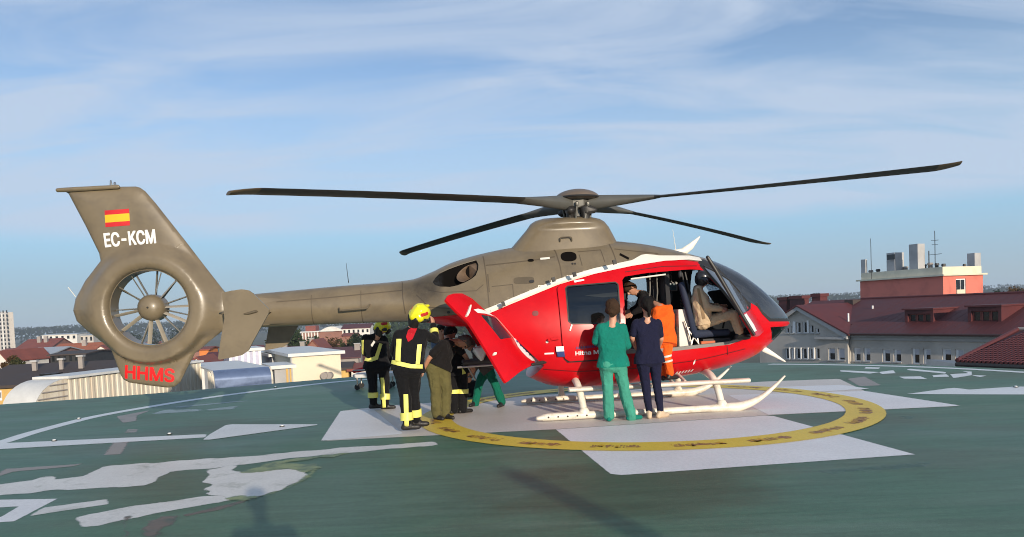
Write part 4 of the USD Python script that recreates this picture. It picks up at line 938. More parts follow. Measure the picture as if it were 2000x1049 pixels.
# exhaust soot on the skin behind the outlet, fading out
SOOTF = M('soot_film', {'uv': ('attribute', {'attribute': 'st'}), 'sx': ('separate_xyz', {}), 'g': ('geometry', {}), 'n': ('noise_texture', {'scale': 6.0, 'detail': 6.0, 'roughness': .65}),
                        'a': ('math', {'math_type': 'multiply'}), 't': ('transparent_bsdf', {}), 'd': ('principled_bsdf', {'base_color': (.02, .017, .014), 'roughness': .7}), 'm': ('mix_closure', {})},
          [('uv.vector', 'sx.vector'), ('g.position', 'n.vector'), ('n.fac', 'a.value1'), ('sx.x', 'a.value2'), ('a.value', 'm.fac'), ('t.BSDF', 'm.closure1'), ('d.BSDF', 'm.closure2')], 'm.closure')
gx = np.linspace(L(745, 560, -.5)[0], L(868, 560, -.5)[0], 26); gt = np.linspace(math.pi * .62, math.pi * 1.02, 18)
gg = [[skinpt(x, t, .003) for t in gt] for x in gx]
uvv = np.array([[1.1 * math.sin(math.pi * min(i / 25, 1) ** 1.6) * math.sin(math.pi * j / 17), 0] for i in range(26) for j in range(18)])
put(heli, 'exhaust_soot', W(quadmesh(gg)), SOOTF, smooth=True, uv=uvv)

# loose medical kit and fittings in the cabin
def cab(px, y, size, m, name, r=.02):
    c = L3(*px, y); sx, sy, sz = np.array(size) / 2 - r
    put(heli, name, W(hull(*[(c + np.array([a * sx, b * sy, d * sz]), r) for a in (-1, 1) for b in (-1, 1) for d in (-1, 1)])), m, smooth=40)
KITR = mat('kit_bag_red', (.32, .02, .015), .8, bump=.004); KITB = mat('kit_bag_blue', (.03, .06, .16), .8, bump=.004); SCREEN = mat('monitor_screen', (.05, .09, .11), .15)
cab((1300, 620), .30, (.30, .22, .22), KITR, 'kit_bag'); cab((1288, 655), .25, (.26, .3, .2), KITB, 'kit_bag')
cab((1312, 560), -.10, (.16, .10, .14), mat('monitor_case', (.20, .20, .19), .5), 'patient_monitor'); cab((1312, 560), -.16, (.12, .02, .10), SCREEN, 'monitor_screen', .005)
cab((1290, 540), .35, (.34, .12, .10), mat('locker_grey', (.16, .16, .16), .6), 'overhead_locker')
put(heli, 'oxygen_bottle', W(hull((L3(1342, 600, .10), .055), (L3(1344, 650, .10), .055))), PALE, smooth=40)
for k in range(4):
    p = [L3(1268 + 14 * k, 532, -.30 + .12 * k), L3(1270 + 14 * k, 560 + 6 * (k % 2), -.32 + .12 * k), L3(1266 + 15 * k, 590 + 9 * (k % 3), -.28 + .12 * k)]
    put(heli, 'hanging_strap', W(tube(smooth_path(p, 5), .010, 6)), mat('strap_grey', (.17, .165, .15), .8) if k == 0 else '/World/Looks/strap_grey')
put(heli, 'coiled_lead', W(tube([L3(1330, 560, -.45) + np.array([.018 * math.cos(q * .9), .018 * math.sin(q * .9), -.006 * q]) for q in range(70)], .006, 5)), BLACK)
put(heli, 'grab_rail', W(tube([L3(1232, 545, -.62), L3(1300, 536, -.62)], .012, 8)), PALE)
# ------------------------------------------------------------------ the town round the roof
GZ = -20.0
GROUND = mat('town_ground', (.075, .085, .05), .9, var=.35, vs=.02, tint=(.13, .12, .11), tintamt=.8, tints=.03)
gr = solo('ground', quadmesh([[(x, y, GZ) for y in (-600, 3000)] for x in (-3000, 3000)][::-1]), GROUND, 'flat ground of the town far below the roof', kind='structure', smooth=False)
def plaster(name, c, **k): return mat(name, c, .85, var=k.pop('var', .07), vs=.7, tint=k.pop('tint', tuple(np.array(c) * .72)), tintamt=.7, tints=k.pop('tints', .45), **k)
GREYW = plaster('grey_plaster', (.47, .44, .40)); GREYL = plaster('light_grey_plaster', (.40, .40, .40))
WHITEW = plaster('white_plaster', (.66, .64, .60)); CREAMW = plaster('cream_plaster', (.68, .60, .46)); YELW = plaster('yellow_plaster', (.62, .40, .13))
BRICKW = plaster('brick_wall', (.26, .12, .085), tint=(.2, .1, .08)); PINKW = plaster('pink_plaster', (.60, .17, .125), var=.05); CREAMT = plaster('cream_parapet', (.68, .62, .47), var=.05)
ROOFR = mat('dark_red_roof', (.088, .016, .017), .65, var=.18, vs=.5, tint=(.062, .015, .019), tints=.4)
ROOFO = mat('orange_tile_roof', (.36, .105, .045), .8, var=.22, vs=.6)
ROOFB = mat('red_brown_roof', (.20, .055, .04), .8, var=.2, vs=.6)
ROOFD = mat('dark_brown_roof', (.050, .036, .032), .75, var=.15, vs=.6)
ROOFS = mat('silver_sheet_roof', (.42, .44, .45), .45, metal=.2)
PANE = mat('dark_window_pane', (.014, .016, .018), .12)
SHUT = mat('roller_shutter', (.46, .46, .50), .6)
FRAME = mat('white_window_frame', (.74, .74, .74), .5)
CHIM = plaster('chimney_render', (.30, .27, .25))

class Facade:
    """a vertical wall plane: pixels to (along, height), with boxes set out on it"""
    def __init__(s, O, ang):
        s.O = np.array(O); s.t = np.array([math.cos(ang), -math.sin(ang), 0]); s.n = np.array([math.sin(ang), math.cos(ang), 0])   # n points into the building
    def uz(s, x, y, depth=0.0):
        d = ray(x, y); o = s.O + depth * s.n
        P = EYE + d * (((o - EYE) @ s.n) / (d @ s.n)); return (P - s.O) @ s.t, P[2]
    def P(s, u, z, d=0.0): return np.array([*(s.O + u * s.t + d * s.n)[:2], z])
    def bx(s, u0, u1, z0, z1, d0, d1):
        V = [s.P(u, z, d) for u in (u0, u1) for z in (z0, z1) for d in (d0, d1)]
        return Manifold.hull_points(np.array(V))
def window(F, wall, u0, u1, z0, z1, shutter=0.0, frame=.07, left=0.0, pane=None, mull=1):
    """reveal, frame, pane and roller shutter of one window; the opening itself is cut from the wall"""
    fr = (F.bx(u0, u1, z0, z1, .10, .16) - F.bx(u0 + frame + left, u1 - frame, z0 + frame, z1 - frame, .05, .2))
    if mull > 1:
        for k in range(1, mull):
            u = u0 + (u1 - u0) * k / mull; fr = fr + F.bx(u - .03, u + .03, z0, z1, .10, .155)
    w = put(wall, 'window_frame', fr, FRAME, smooth=False)
    put(w, 'pane', F.bx(u0 + frame, u1 - frame, z0 + frame, z1 - frame, .17, .18), pane or PANE, smooth=False)
    put(w, 'sill', F.bx(u0 - .06, u1 + .06, z0 - .07, z0 - .003, -.09, -.003), GREYL, smooth=False)
    if shutter: put(w, 'shutter', F.bx(u0 + frame + left, u1 - frame, z1 - (z1 - z0) * shutter, z1 - frame, .11, .165), SHUT, smooth=False)

# --- grey hospital wing with the long dark red roof
F = Facade(at(1657, 652, 57), math.radians(62))
wing = thing('hospital_wing', 'grey rendered hospital wing with dark red roof, gable and dormers', 'building', [*F.O[:2], GZ])
ez = F.uz(1760, 653)[1]
UL, UR = 0.0, F.uz(2100, 660)[0] + 8
wins = []
for x0, x1, y0, y1, sh in ((1667, 1681, 679, 706, .48), (1686.5, 1700, 679, 706, .5), (1723, 1738.5, 682, 707.5, .32), (1745, 1760, 682, 707.5, .40), (1780.5, 1796, 680, 711, .42), (1803, 1818, 681, 711, .40), (1840, 1858, 681, 712.5, .36), (1865, 1883, 682, 713, .45)):
    u0, z1 = F.uz(x0, y0); u1, z0 = F.uz(x1, y1); wins.append((u0, u1, z0, z1, sh))
wall = F.bx(UL, UR, GZ, ez, 0, 12)
for u0, u1, z0, z1, sh in wins: wall = wall - F.bx(u0, u1, z0, z1, -1, .30)
wp = put(wing, 'main_wall', wall, GREYW, smooth=False)
for u0, u1, z0, z1, sh in wins: window(F, wp, u0, u1, z0, z1, sh, left=.10)
put(wing, 'cornice', union([F.bx(UL + .3, UR, ez - .22, ez - .004, -.30, -.003), F.bx(UL + .3, UR, ez - .45, ez - .223, -.14, -.003)]), GREYL, smooth=False)
rd = 7.0
rz = F.uz(1800, 579.5, rd)[1]
zr_f = lambda d: ez + .10 + (rz - ez - .10) / (rd + .55) * (d + .55)
roofpts = lambda u0, u1, d0, z0, d1, z1, th: Manifold.hull_points(np.array([F.P(u, z, d) for u in (u0, u1) for d, z in ((d0, z0), (d0, z0 - th), (d1, z1), (d1, z1 - th))]))
put(wing, 'roof', roofpts(UL - .5, UR, -.55, ez + .10, rd, rz, .10), ROOFR, smooth=False)
put(wing, 'roof', roofpts(UL - 9, UL - .503, 1.2, zr_f(1.2), rd, rz, .10), ROOFR, smooth=False)
put(wing, 'roof', roofpts(UL - 9, UR, rd + .02, rz, 14.5, ez, .10), ROOFR, smooth=False)
put(wing, 'gutter', tube([F.P(UL, ez + .02, -.62), F.P(UR, ez + .02, -.62)], .09, 8), mat('gutter_brown', (.05, .02, .018), .5))
put(wing, 'ridge_cap', tube([F.P(UL - 4, rz + .02, rd), F.P(UR, rz + .02, rd)], .10, 8), ROOFR)
slope = (rz - ez - .1) / (rd + .55)
def zr(d): return ez + .10 + slope * (d + .55)
# standing seams on the roof
seams = [roofpts(u, u + .05, -.5, zr(-.5) + .008, rd - .1, zr(rd - .1) + .008, .03) for u in np.arange(UL + .3, UR, .62)]
put(wing, 'roof_seams', join(seams), ROOFR, smooth=False, kind='stuff')
for k, (x0, x1, y0, y1) in enumerate(((1767, 1823, 606, 633), (1890, 1956, 600, 632))):
    dd = 1.55; u0, z1 = F.uz(x0, y0, dd); u1, z0 = F.uz(x1, y1, dd)
    body = F.bx(u0, u1, z0 - .25, z1, dd, 6.5) - F.bx(u0 + .22, u1 - .2, z0 + .1, z1 - .28, dd - 1, dd + .35)
    dm = put(wing, 'dormer', body, ROOFR, smooth=False)
    put(dm, 'dormer_roof', F.bx(u0 - .12, u1 + .12, z1 + .003, z1 + .12, dd - .2, 6.6), ROOFR, smooth=False)
    Fd = Facade(F.O + dd * F.n, math.radians(62))
    n = 3
    for q in range(n):
        a = u0 + .22 + (u1 - u0 - .42) * q / n; b = u0 + .22 + (u1 - u0 - .42) * (q + 1) / n
        fr = Fd.bx(a + .01, b - .01, z0 + .1, z1 - .28, .2, .26) - Fd.bx(a + .09, b - .09, z0 + .18, z1 - .36, .1, .3)
        put(dm, 'dormer_frame', fr, ROOFB, smooth=False)
        put(dm, 'dormer_pane', Fd.bx(a + .09, b - .09, z0 + .18, z1 - .36, .26, .27), PANE, smooth=False)
for x, y0, y1, d in ((1674, 588, 602, 6.6), (1704.5, 597, 610, 4.6), (1657, 612, 628, 1.5)):
    u, z0 = F.uz(x, y1, d); z1 = F.uz(x, y0, d)[1]; put(wing, 'vent_pipe', tube([F.P(u, z0, d), F.P(u, z1, d)], .07, 8), FRAME)
u0, z1 = F.uz(1655, 586, 6); u1, z0 = F.uz(1672, 604, 6)
put(wing, 'roof_hatch', F.bx(u0, u1, z0 - .5, z1, 5.6, 6.6), ROOFD, smooth=False)
# gable front
gd = -.35
ua, za = F.uz(1562, 596, gd); ur, zrr = F.uz(1655, 647, gd)
ul = 2 * ua - ur
gw = []
for x0, x1, y0, y1 in ((1534, 1541, 640, 650.5), (1545, 1549, 637, 650.5), (1555, 1564, 629.5, 650.5), (1567, 1576, 628.5, 650.5), (1581, 1589, 635, 650.5), (1592.5, 1600, 641, 650.5), (1532.5, 1541.5, 680, 701), (1544.5, 1551, 680, 701), (1553.5, 1563, 680, 701), (1566, 1576, 680, 701), (1580, 1588, 680, 701), (1592, 1601, 680, 701)):
    a, z1 = F.uz(x0, y0, gd); b, z0 = F.uz(x1, y1, gd); gw.append((a, b, z0, z1, 0))
for x0, x1, y0, y1, sh in ((1617, 1631, 680, 704, .42), (1636, 1650, 680, 704, .8)):
    a, z1 = F.uz(x0, y0, gd); b, z0 = F.uz(x1, y1, gd); gw.append((a, b, z0, z1, sh))
Fg = Facade(F.O + gd * F.n, math.radians(62))
pent = Manifold.hull_points(np.array([Fg.P(u, z, d) for d in (0, 11.9) for u, z in ((ul, GZ), (ur, GZ), (ul, zrr - .1), (ur, zrr - .1), (ua, za - .15))]))
for a, b, z0, z1, sh in gw: pent = pent - Fg.bx(a, b, z0, z1, -1, .30)
gp = put(wing, 'gable_wall', pent, GREYW, smooth=False)
for a, b, z0, z1, sh in gw: window(Fg, gp, a, b, z0, z1, sh, frame=.05, left=.06)
for x0, x1, y0, y1 in ((1549.5, 1554.5, 628, 651), (1577, 1581, 626, 651), (1588.5, 1592, 679, 703), (1577, 1580, 679, 703), (1563.5, 1566, 679, 703), (1551, 1553, 679, 703), (1541.8, 1544, 679, 703)):
    a, z1 = F.uz(x0, y0, gd); b, z0 = F.uz(x1, y1, gd); put(gp, 'white_pier', Fg.bx(a, b, z0, z1, -.08, -.003), FRAME, smooth=False)
for s in (-1, 1):
    e = ur if s > 0 else ul
    sl = (za - zrr) / abs(ur - ua)
    V = []
    for d in (-.45, 12):
        for u, z in ((ua, za + .0), (e + s * .45, zrr - sl * .45)): V += [Fg.P(u, z + .02, d), Fg.P(u, z - .10, d)]
    put(wing, 'gable_roof', Manifold.hull_points(np.array(V)), ROOFR, smooth=False)
    put(wing, 'rake_board', Manifold.hull_points(np.array([Fg.P(u, z, d) for d in (-.38, -.004) for u, z in ((ua, za - .12), (ua, za - .42), (e + s * .2, zrr - sl * .2 - .14), (e + s * .2, zrr - sl * .2 - .5))])), GREYL, smooth=False)
a, z1 = F.uz(1596, 657.5, gd); b, z0 = F.uz(1655, 663, gd)
put(gp, 'ledge', Fg.bx(a, b, z0, z1, -.35, -.003), GREYL, smooth=False)
put(wing, 'downpipe', tube([F.P(.12, ez, -.12), F.P(.12, GZ, -.12)], .07, 8), DARK)
for x0, x1, y0, y1, d in ((1519, 1538, 581, 604, 9), (1541, 1568, 578.5, 604, 9), (1584, 1604, 574, 600, 8)):
    u0, z1 = F.uz(x0, y0, d); u1, z0 = F.uz(x1, y1, d)
    c = put(wing, 'roof_chimney', F.bx(u0 + .1, u1 - .1, z0 - 2, z1 - .3, d, d + 1.0), ROOFR, smooth=False)
    put(c, 'chimney_cap', F.bx(u0, u1, z1 - .297, z1, d - .1, d + 1.1), ROOFR, smooth=False)

# --- pink tower block
T = Facade(at(1842, 560, 86), math.radians(68))
lw = T.uz(1680, 560)[0]          # the left face runs from lw (negative) to 0
Rf = Facade(T.O, math.radians(68 - 90)); rw = Rf.uz(1920, 560)[0]
def tb(u0, u1, d0, d1, z0, z1): return T.bx(u0, u1, z0, z1, d0, d1)
pt = thing('pink_tower', 'pink tower block with cream parapet and roof chimneys above the red roof', 'building', [*T.O[:2], GZ])
zc0, zc1, zp = T.uz(1842, 539)[1], T.uz(1842, 536)[1], T.uz(1842, 521)[1]
wu0, wz1 = Rf.uz(1867, 544.5); wu1, wz0 = Rf.uz(1887, 575)
body = tb(lw, 0, 0, rw, GZ, zc0) - Rf.bx(wu0, wu1, wz0, wz1, -1, .3)
ptw = put(pt, 'tower_wall', body, PINKW, smooth=False)
window(Rf, ptw, wu0, wu1, wz0, wz1, 0, frame=.14, mull=2)
put(ptw, 'window_apron', Rf.bx(wu0 + .1, wu1 - .2, wz0 - .9, wz0 + .6, -.06, .12), CREAMW, smooth=False)
put(pt, 'cornice', tb(lw - .35, .35, -.35, rw + .35, zc0 + .003, zc1 + .02), CREAMT, smooth=False)
put(pt, 'parapet', tb(lw + .1, -.1, .1, rw - .1, zc1 + .023, zp) - tb(lw + .5, -.5, .5, rw - .5, zc1 + .3, zp + 1), CREAMT, smooth=False)
def rooftop(name, x0, xc, x1, yt, yb, d, m, m2=None):
    """a box on the tower roof with its near corner at pixel xc"""
    o = at(xc, yb, d); A = Facade(o, math.radians(68)); u0 = A.uz(x0, yb)[0]; z1 = at(xc, yt, d)[2]
    B = Facade(o, math.radians(-22)); w = B.uz(x1, yb)[0]
    return put(pt, name, A.bx(u0, 0, zc1 + .2, z1, 0, w), m, smooth=False)
for nm, x0, xc, x1, yt, yb, d in (('roof_chimney', 1682, 1690.5, 1694, 506.5, 535, 97), ('lift_house', 1732, 1748, 1766, 493, 530, 93), ('roof_chimney', 1776, 1793, 1807, 476, 525, 90), ('roof_chimney', 1889, 1904, 1916, 494, 522, 92)):
    rooftop(nm, x0, xc, x1, yt, yb, d, GREYL)
lh = at(1740, 496, 93.4); put(pt, 'lift_house_louvre', T.bx(*sorted((T.uz(1733, 500, (lh - T.O) @ T.n - .4)[0], T.uz(1747, 500, (lh - T.O) @ T.n - .4)[0])), lh[2] - .75, lh[2] - .1, (lh - T.O) @ T.n - .45, (lh - T.O) @ T.n - .3), PANE, smooth=False)
for x, y0, y1, d, r_ in ((1700.5, 466, 535, 95, .035), (1825.5, 451, 525, 90, .04), (1814, 490, 523, 90, .06)):
    p1 = at(x, y0, d); p0 = at(x + .5, y1, d); p0[:2] = p1[:2]; m_ = put(pt, 'antenna_mast', tube([p0 - (0, 0, .8), p1], r_, 6), DARK)
    if d == 90 and y0 < 460:
        for q, w in ((.25, .5), (.36, .4), (.62, .9)):
            c = p1 + (p0 - p1) * q; put(m_, 'antenna_arm', tube([c - T.t * w, c + T.t * w], .03, 5), DARK)
for x, y, w in ((1701, 531, .5), (1715, 529, .45), (1762, 527, .5), (1769, 524, .5), (1800, 519, .7), (1807, 520, .3), (1817, 517, .55), (1830, 518, .4), (1843, 519, .4), (1884, 519.5, .3)):
    c = at(x, y + 1.5, 88.5 + (1842 - min(x, 1842)) / 162 * 10.5); put(pt, 'roof_vent', union([hull((c - (0, 0, 1.2), (w * .5, w * .5, .02)), (c + (0, 0, .1), (w * .5, w * .5, .02))), hull((c + (0, 0, .1), (w * .7, w * .7, .02)), (c + (0, 0, .32), (w * .55, w * .55, .02)))]), DARK if w < .5 else CHIM, smooth=40)

# --- tiled roof in the right foreground
e0, e1, a0 = at(1870, 706, 31), at(2120, 716, 27), at(1988, 645, 34.5)
a1 = a0 + (e1 - e0) / np.linalg.norm(e1 - e0) * 3.2
tr = thing('tiled_roof_building', 'low building with ribbed dark red tile roof at the right edge', 'building', [*e1[:2], GZ])
nrm = np.cross(e1 - e0, a0 - e0); nrm /= np.linalg.norm(nrm); nrm = nrm if nrm[2] > 0 else -nrm
put(tr, 'roof_slope', Manifold.hull_points(np.array([p - k * nrm * .12 for p in (e0, e1, a1, a0) for k in (0, 1)])), ROOFR, smooth=False)
vw = e0 * (1, 1, 0); vw = vw / np.linalg.norm(vw)
put(tr, 'roof_slope', Manifold.hull_points(np.array([p - (0, 0, k * .1) for p in (e0 - (0, 0, .02), a0 - (0, 0, .02), e0 + vw * 6 + (.5, 0, -.4), a0 + vw * 3 - (0, 0, .1)) for k in (0, 1)])), ROOFR, smooth=False)
ribs = []
U_ = (e1 - e0); Ln = np.linalg.norm(U_); U_ /= Ln; V_ = np.cross(nrm, U_); V_ = V_ if V_[2] > 0 else -V_
hgt = (a0 - e0) @ V_; h1 = (a1 - e0) @ V_; ua0 = (a0 - e0) @ U_
for u in np.arange(.08, Ln, .17):
    vmax = hgt * min(u / ua0, 1) if u < ua0 else hgt + (h1 - hgt) * (u - ua0) / max((a1 - e0) @ U_ - ua0, .1)
    if vmax < .15: continue
    for v0 in np.arange(-.1, vmax, .34):
        v1 = min(v0 + .36, vmax)
        p, q = e0 + U_ * u + V_ * v0 + nrm * .045, e0 + U_ * u + V_ * v1 + nrm * .02
        ribs.append(tube([p, q], [.060, .054], 6))
put(tr, 'roof_tiles', join(ribs), ROOFR, smooth=60, kind='stuff')
put(tr, 'hip_cap', tube([e0 + nrm * .05, a0 + nrm * .05], .10, 8), ROOFR)
put(tr, 'ridge_cap', tube([a0 + nrm * .05, a1 + nrm * .05], .10, 8), CHIM)
put(tr, 'eaves_gutter', tube([e0 - V_ * .12 - nrm * .1, e1 - V_ * .12 - nrm * .1], .10, 8), DARK)
c = (e0 + e1) / 2
wl = [e0 + U_ * .7 + V_ * .5 - nrm * .2, e1 + V_ * .5 - nrm * .2]
put(tr, 'wall', Manifold.hull_points(np.array([[p[0] + k * .5, p[1] + k * 5, z] for p in wl for k in (0, 1) for z in (GZ, p[2] - .15)])), GREYW, smooth=False)
put(tr, 'downpipe', tube([at(1994, 712, 28.9), at(1994, 712, 28.9) * (1, 1, 0) + (0, 0, GZ)], .06, 8), ROOFD)

# --- metal clad plant rooms beside the helipad, at left
CLADM = M('cream_cladding', {'g': ('geometry', {}), 'mp': ('mapping', {'mapping_type': 'point', 'scale': (2.6, 2.6, .05)}), 'n': ('noise_texture', {'scale': 1.6, 'detail': 5.0, 'roughness': .75}),
    'r': ('rgb_ramp', {'ramp': [(.30, (.42, .33, .24)), (.46, (.60, .53, .42)), (.55, (.68, .63, .52)), (.68, (.56, .47, .35)), (.78, (.70, .67, .60))]}), 'p': ('principled_bsdf', {'roughness': .55})},
    [('g.position', 'mp.vector'), ('mp.vector', 'n.vector'), ('n.fac', 'r.fac'), ('r.color', 'p.base_color')])
CLADL = mat('pale_cladding_top', (.60, .60, .58), .5)
def ribbed(P0, P1, z0, z1, pitch, depth, nrm):
    """a wall of alternate proud and recessed vertical ribs"""
    U = P1 - P0; L_ = np.linalg.norm(U); U = U / L_; rows = []
    us = []; u = 0
    while u < L_:
        for du, dd in ((0, 0), (pitch * .42, 0), (pitch * .5, depth), (pitch * .92, depth)): us.append((min(u + du, L_), dd))
        u += pitch
    return quadmesh([[np.array([*(P0 + U * u + nrm * d)[:2], z]) for z in (z0, z1)] for u, d in us])
cA, cB = at(128, 740, 19.0), at(392, 722, 24.5)
pr_ = thing('cream_plant_room', 'cream ribbed metal plant room behind the deck edge under the tail', 'building', [*cA[:2], GZ])
cz = cA[2]
U_ = (cB - cA) * (1, 1, 0); U_ /= np.linalg.norm(U_); N_ = np.array([-U_[1], U_[0], 0]); N_ = N_ if N_[1] > 0 else -N_
put(pr_, 'ribbed_front', ribbed(cA * (1, 1, 0), cB * (1, 1, 0), GZ, cz, .19, .022, -N_), CLADM, smooth=False)
put(pr_, 'roof_sheet', Manifold.hull_points(np.array([[*(p + N_ * k)[:2], z] for p in (cA - U_ * .03, cB + U_ * .02) for k in (-.12, 1.0) for z in (cz + .005, cz + .07)])), CLADL, smooth=False)
put(pr_, 'end_wall', Manifold.hull_points(np.array([[*(cB + N_ * k + U_ * q)[:2], z] for k in (.06, 1.0) for q in (-.1, 0) for z in (GZ, cz)])), GREYW, smooth=False)
eA = at(84, 757, 18.2)
g = []
for k in np.linspace(0, 1, 9):
    a = k * math.pi / 2
    row = []
    z = cz - (1 - math.sin(a)) * .75; bk = 1 - math.cos(a)
    p = cA - U_ * (1.0 * math.cos(a)) - N_ * .0
    g.append([np.array([*p[:2], z]), np.array([*(p + N_ * 1.0)[:2], z])])
put(pr_, 'rounded_hood', quadmesh(g), CLADL, smooth=60)
hood = np.array([[*(cA - U_ * math.cos(a))[:2], cz - (1 - math.sin(a)) * .75] for a in np.linspace(0, math.pi / 2, 9)])
fan = np.vstack([hood, [[*(cA)[:2], GZ], [*(cA - U_)[:2], GZ]]])
put(pr_, 'hood_end', Manifold.hull_points(np.vstack([fan, fan + N_ * .02])), CLADM, smooth=False)
lou = [tube([cA - U_ * (1.0 * math.cos(math.asin(min(1 - q / .75, 1)))) * 1 + (0, 0, -q) - N_ * .02, cA + (0, 0, -q) - N_ * .02], .018, 6) for q in (.12, .28, .44, .60, .74)]
for t_ in lou: put(pr_, 'hood_slat', t_, CHIM)
# blue topped unit
qA, qB = at(411, 727, 24.0), at(438, 737, 21.5)
bu = thing('blue_plant_room', 'plant room with rounded blue metal side and pale roof behind the deck edge', 'building', [*qA[:2], GZ])
BLUEM = mat('blue_sheet_metal', (.13, .18, .30), .35, metal=.35)
prof = []
for a in np.linspace(0, math.pi / 2, 8): prof.append((1.15 + .55 * math.sin(a), -.55 + .55 * math.cos(a)))
P0 = at(411, 722.5, 22.5); D_ = at(540, 713, 23.5) * (1, 1, 0) - P0 * (1, 1, 0); D_ /= np.linalg.norm(D_)
E_ = np.array([D_[1], -D_[0], 0]); E_ = E_ if E_[1] < 0 else -E_
LL = np.linalg.norm((at(538, 745, 22.3) - at(440, 755, 21.6))[:2])
sec = [(0, 0)] + [(.35 + .42 * math.sin(a), -.30 + .30 * math.cos(a)) for a in np.linspace(0, math.pi / 2, 8)] + [(.80, -3)]
zb = P0[2]
base0 = P0 * (1, 1, 0) - D_ * .0
grid = [[base0 + D_ * (k * (LL + .2)) + E_ * e + (0, 0, zb + z) for k in (0, 1)] for e, z in sec[1:]]
put(bu, 'blue_side', quadmesh(grid), BLUEM, smooth=60)
put(bu, 'pale_roof', Manifold.hull_points(np.array([base0 + D_ * (k * (LL + .2)) + E_ * e + (0, 0, zb + z) for k in (0, 1) for e in (.36, -5) for z in (0, -.05)])), CLADL, smooth=False)
capp = np.array([base0 - D_ * .02 + E_ * e + (0, 0, zb + z) for e, z in sec + [(0, -3)]])
put(bu, 'ribbed_end', Manifold.hull_points(np.vstack([capp, capp - D_ * .05])), CLADM, smooth=False)
for q in np.arange(.08, .75, .14): put(bu, 'end_rib', tube([base0 - D_ * .08 + E_ * q + (0, 0, zb - 3), base0 - D_ * .08 + E_ * q + (0, 0, zb - .04 - max(q - .45, 0) * .55)], .022, 6), CLADM)
put(bu, 'far_end', Manifold.hull_points(np.vstack([capp + D_ * (LL + .22), capp + D_ * (LL + .27)])), CLADM, smooth=False)
# cream block with grey side, vents and a low pale extension
def block(name, label, x0, xc, x1, yt, yb, Y, ang, mf, ms, cat='building', dep=None, roof=None):
    """a box seen on its corner: left side from pixel x0 to xc, front from xc to x1"""
    o = at(xc, yt, Y); A = Facade(o, ang); wf = A.uz(x1, yt)[0]
    t = thing(name, label, cat, [*o[:2], GZ]); B = Facade(o, ang + math.pi / 2); ws = -B.uz(x0, yt)[0] if dep is None else dep
    ws = min(max(abs(ws), 1), 30)
    put(t, 'wall', A.bx(0, wf, GZ, o[2], 0, ws), mf, smooth=False)
    put(t, 'roof', A.bx(-.15, wf + .15, o[2] + .003, o[2] + .12, -.15, ws + .15), roof or CLADL, smooth=False)
    return t, A, wf, o[2]
t, A, wf, zt = block('cream_roof_block', 'plain cream rooftop block with two round vents behind the deck', 528, 570, 665, 697, 745, 27, math.radians(-26), CREAMW, GREYW, dep=7)
for x in (633, 642):
    u, z = A.uz(x, 733); c = trimesh.creation.cylinder(.13, .3, sections=18); c.apply_transform(trimesh.transformations.rotation_matrix(math.pi / 2, (1, 0, 0))); c.apply_translation(A.P(u, z, -.12)); put(t, 'vent_pipe', c, CHIM, smooth=40)
put(t, 'corner_strip', A.bx(-.06, .0, GZ, zt, -.05, .02), GREYL, smooth=False)
t, A, wf, zt = block('grey_roof_block', 'low grey metal rooftop block left of the cream block', 528, 531, 568, 697, 745, 31, math.radians(-26), GREYL, GREYW, dep=7)
t, A, wf, zt = block('pale_low_block', 'low pale rooftop block with ochre panels beside the blue roof', 530, 536, 569, 721, 748, 25, math.radians(-26), GREYL, GREYW, dep=2)
for a_, b_ in ((559, 563), (566, 569)):
    u0, u1 = A.uz(a_, 735)[0], A.uz(b_, 735)[0]; put(t, 'ochre_panel', A.bx(u0, u1, zt - 1.5, zt - .02, -.03, -.003), YELW, smooth=False)
t, A, wf, zt = block('glass_rooflight', 'pale lilac glazed rooflight above the blue plant room', 444, 447, 509, 688, 716, 30, math.radians(-26), mat('lilac_glass', (.45, .45, .58), .25), GREYW, dep=2.5)
for u in np.linspace(0.04, wf - .04, 6): put(t, 'glazing_bar', A.bx(u - .05, u + .05, zt - 3, zt - .003, -.06, -.003), FRAME, smooth=False)

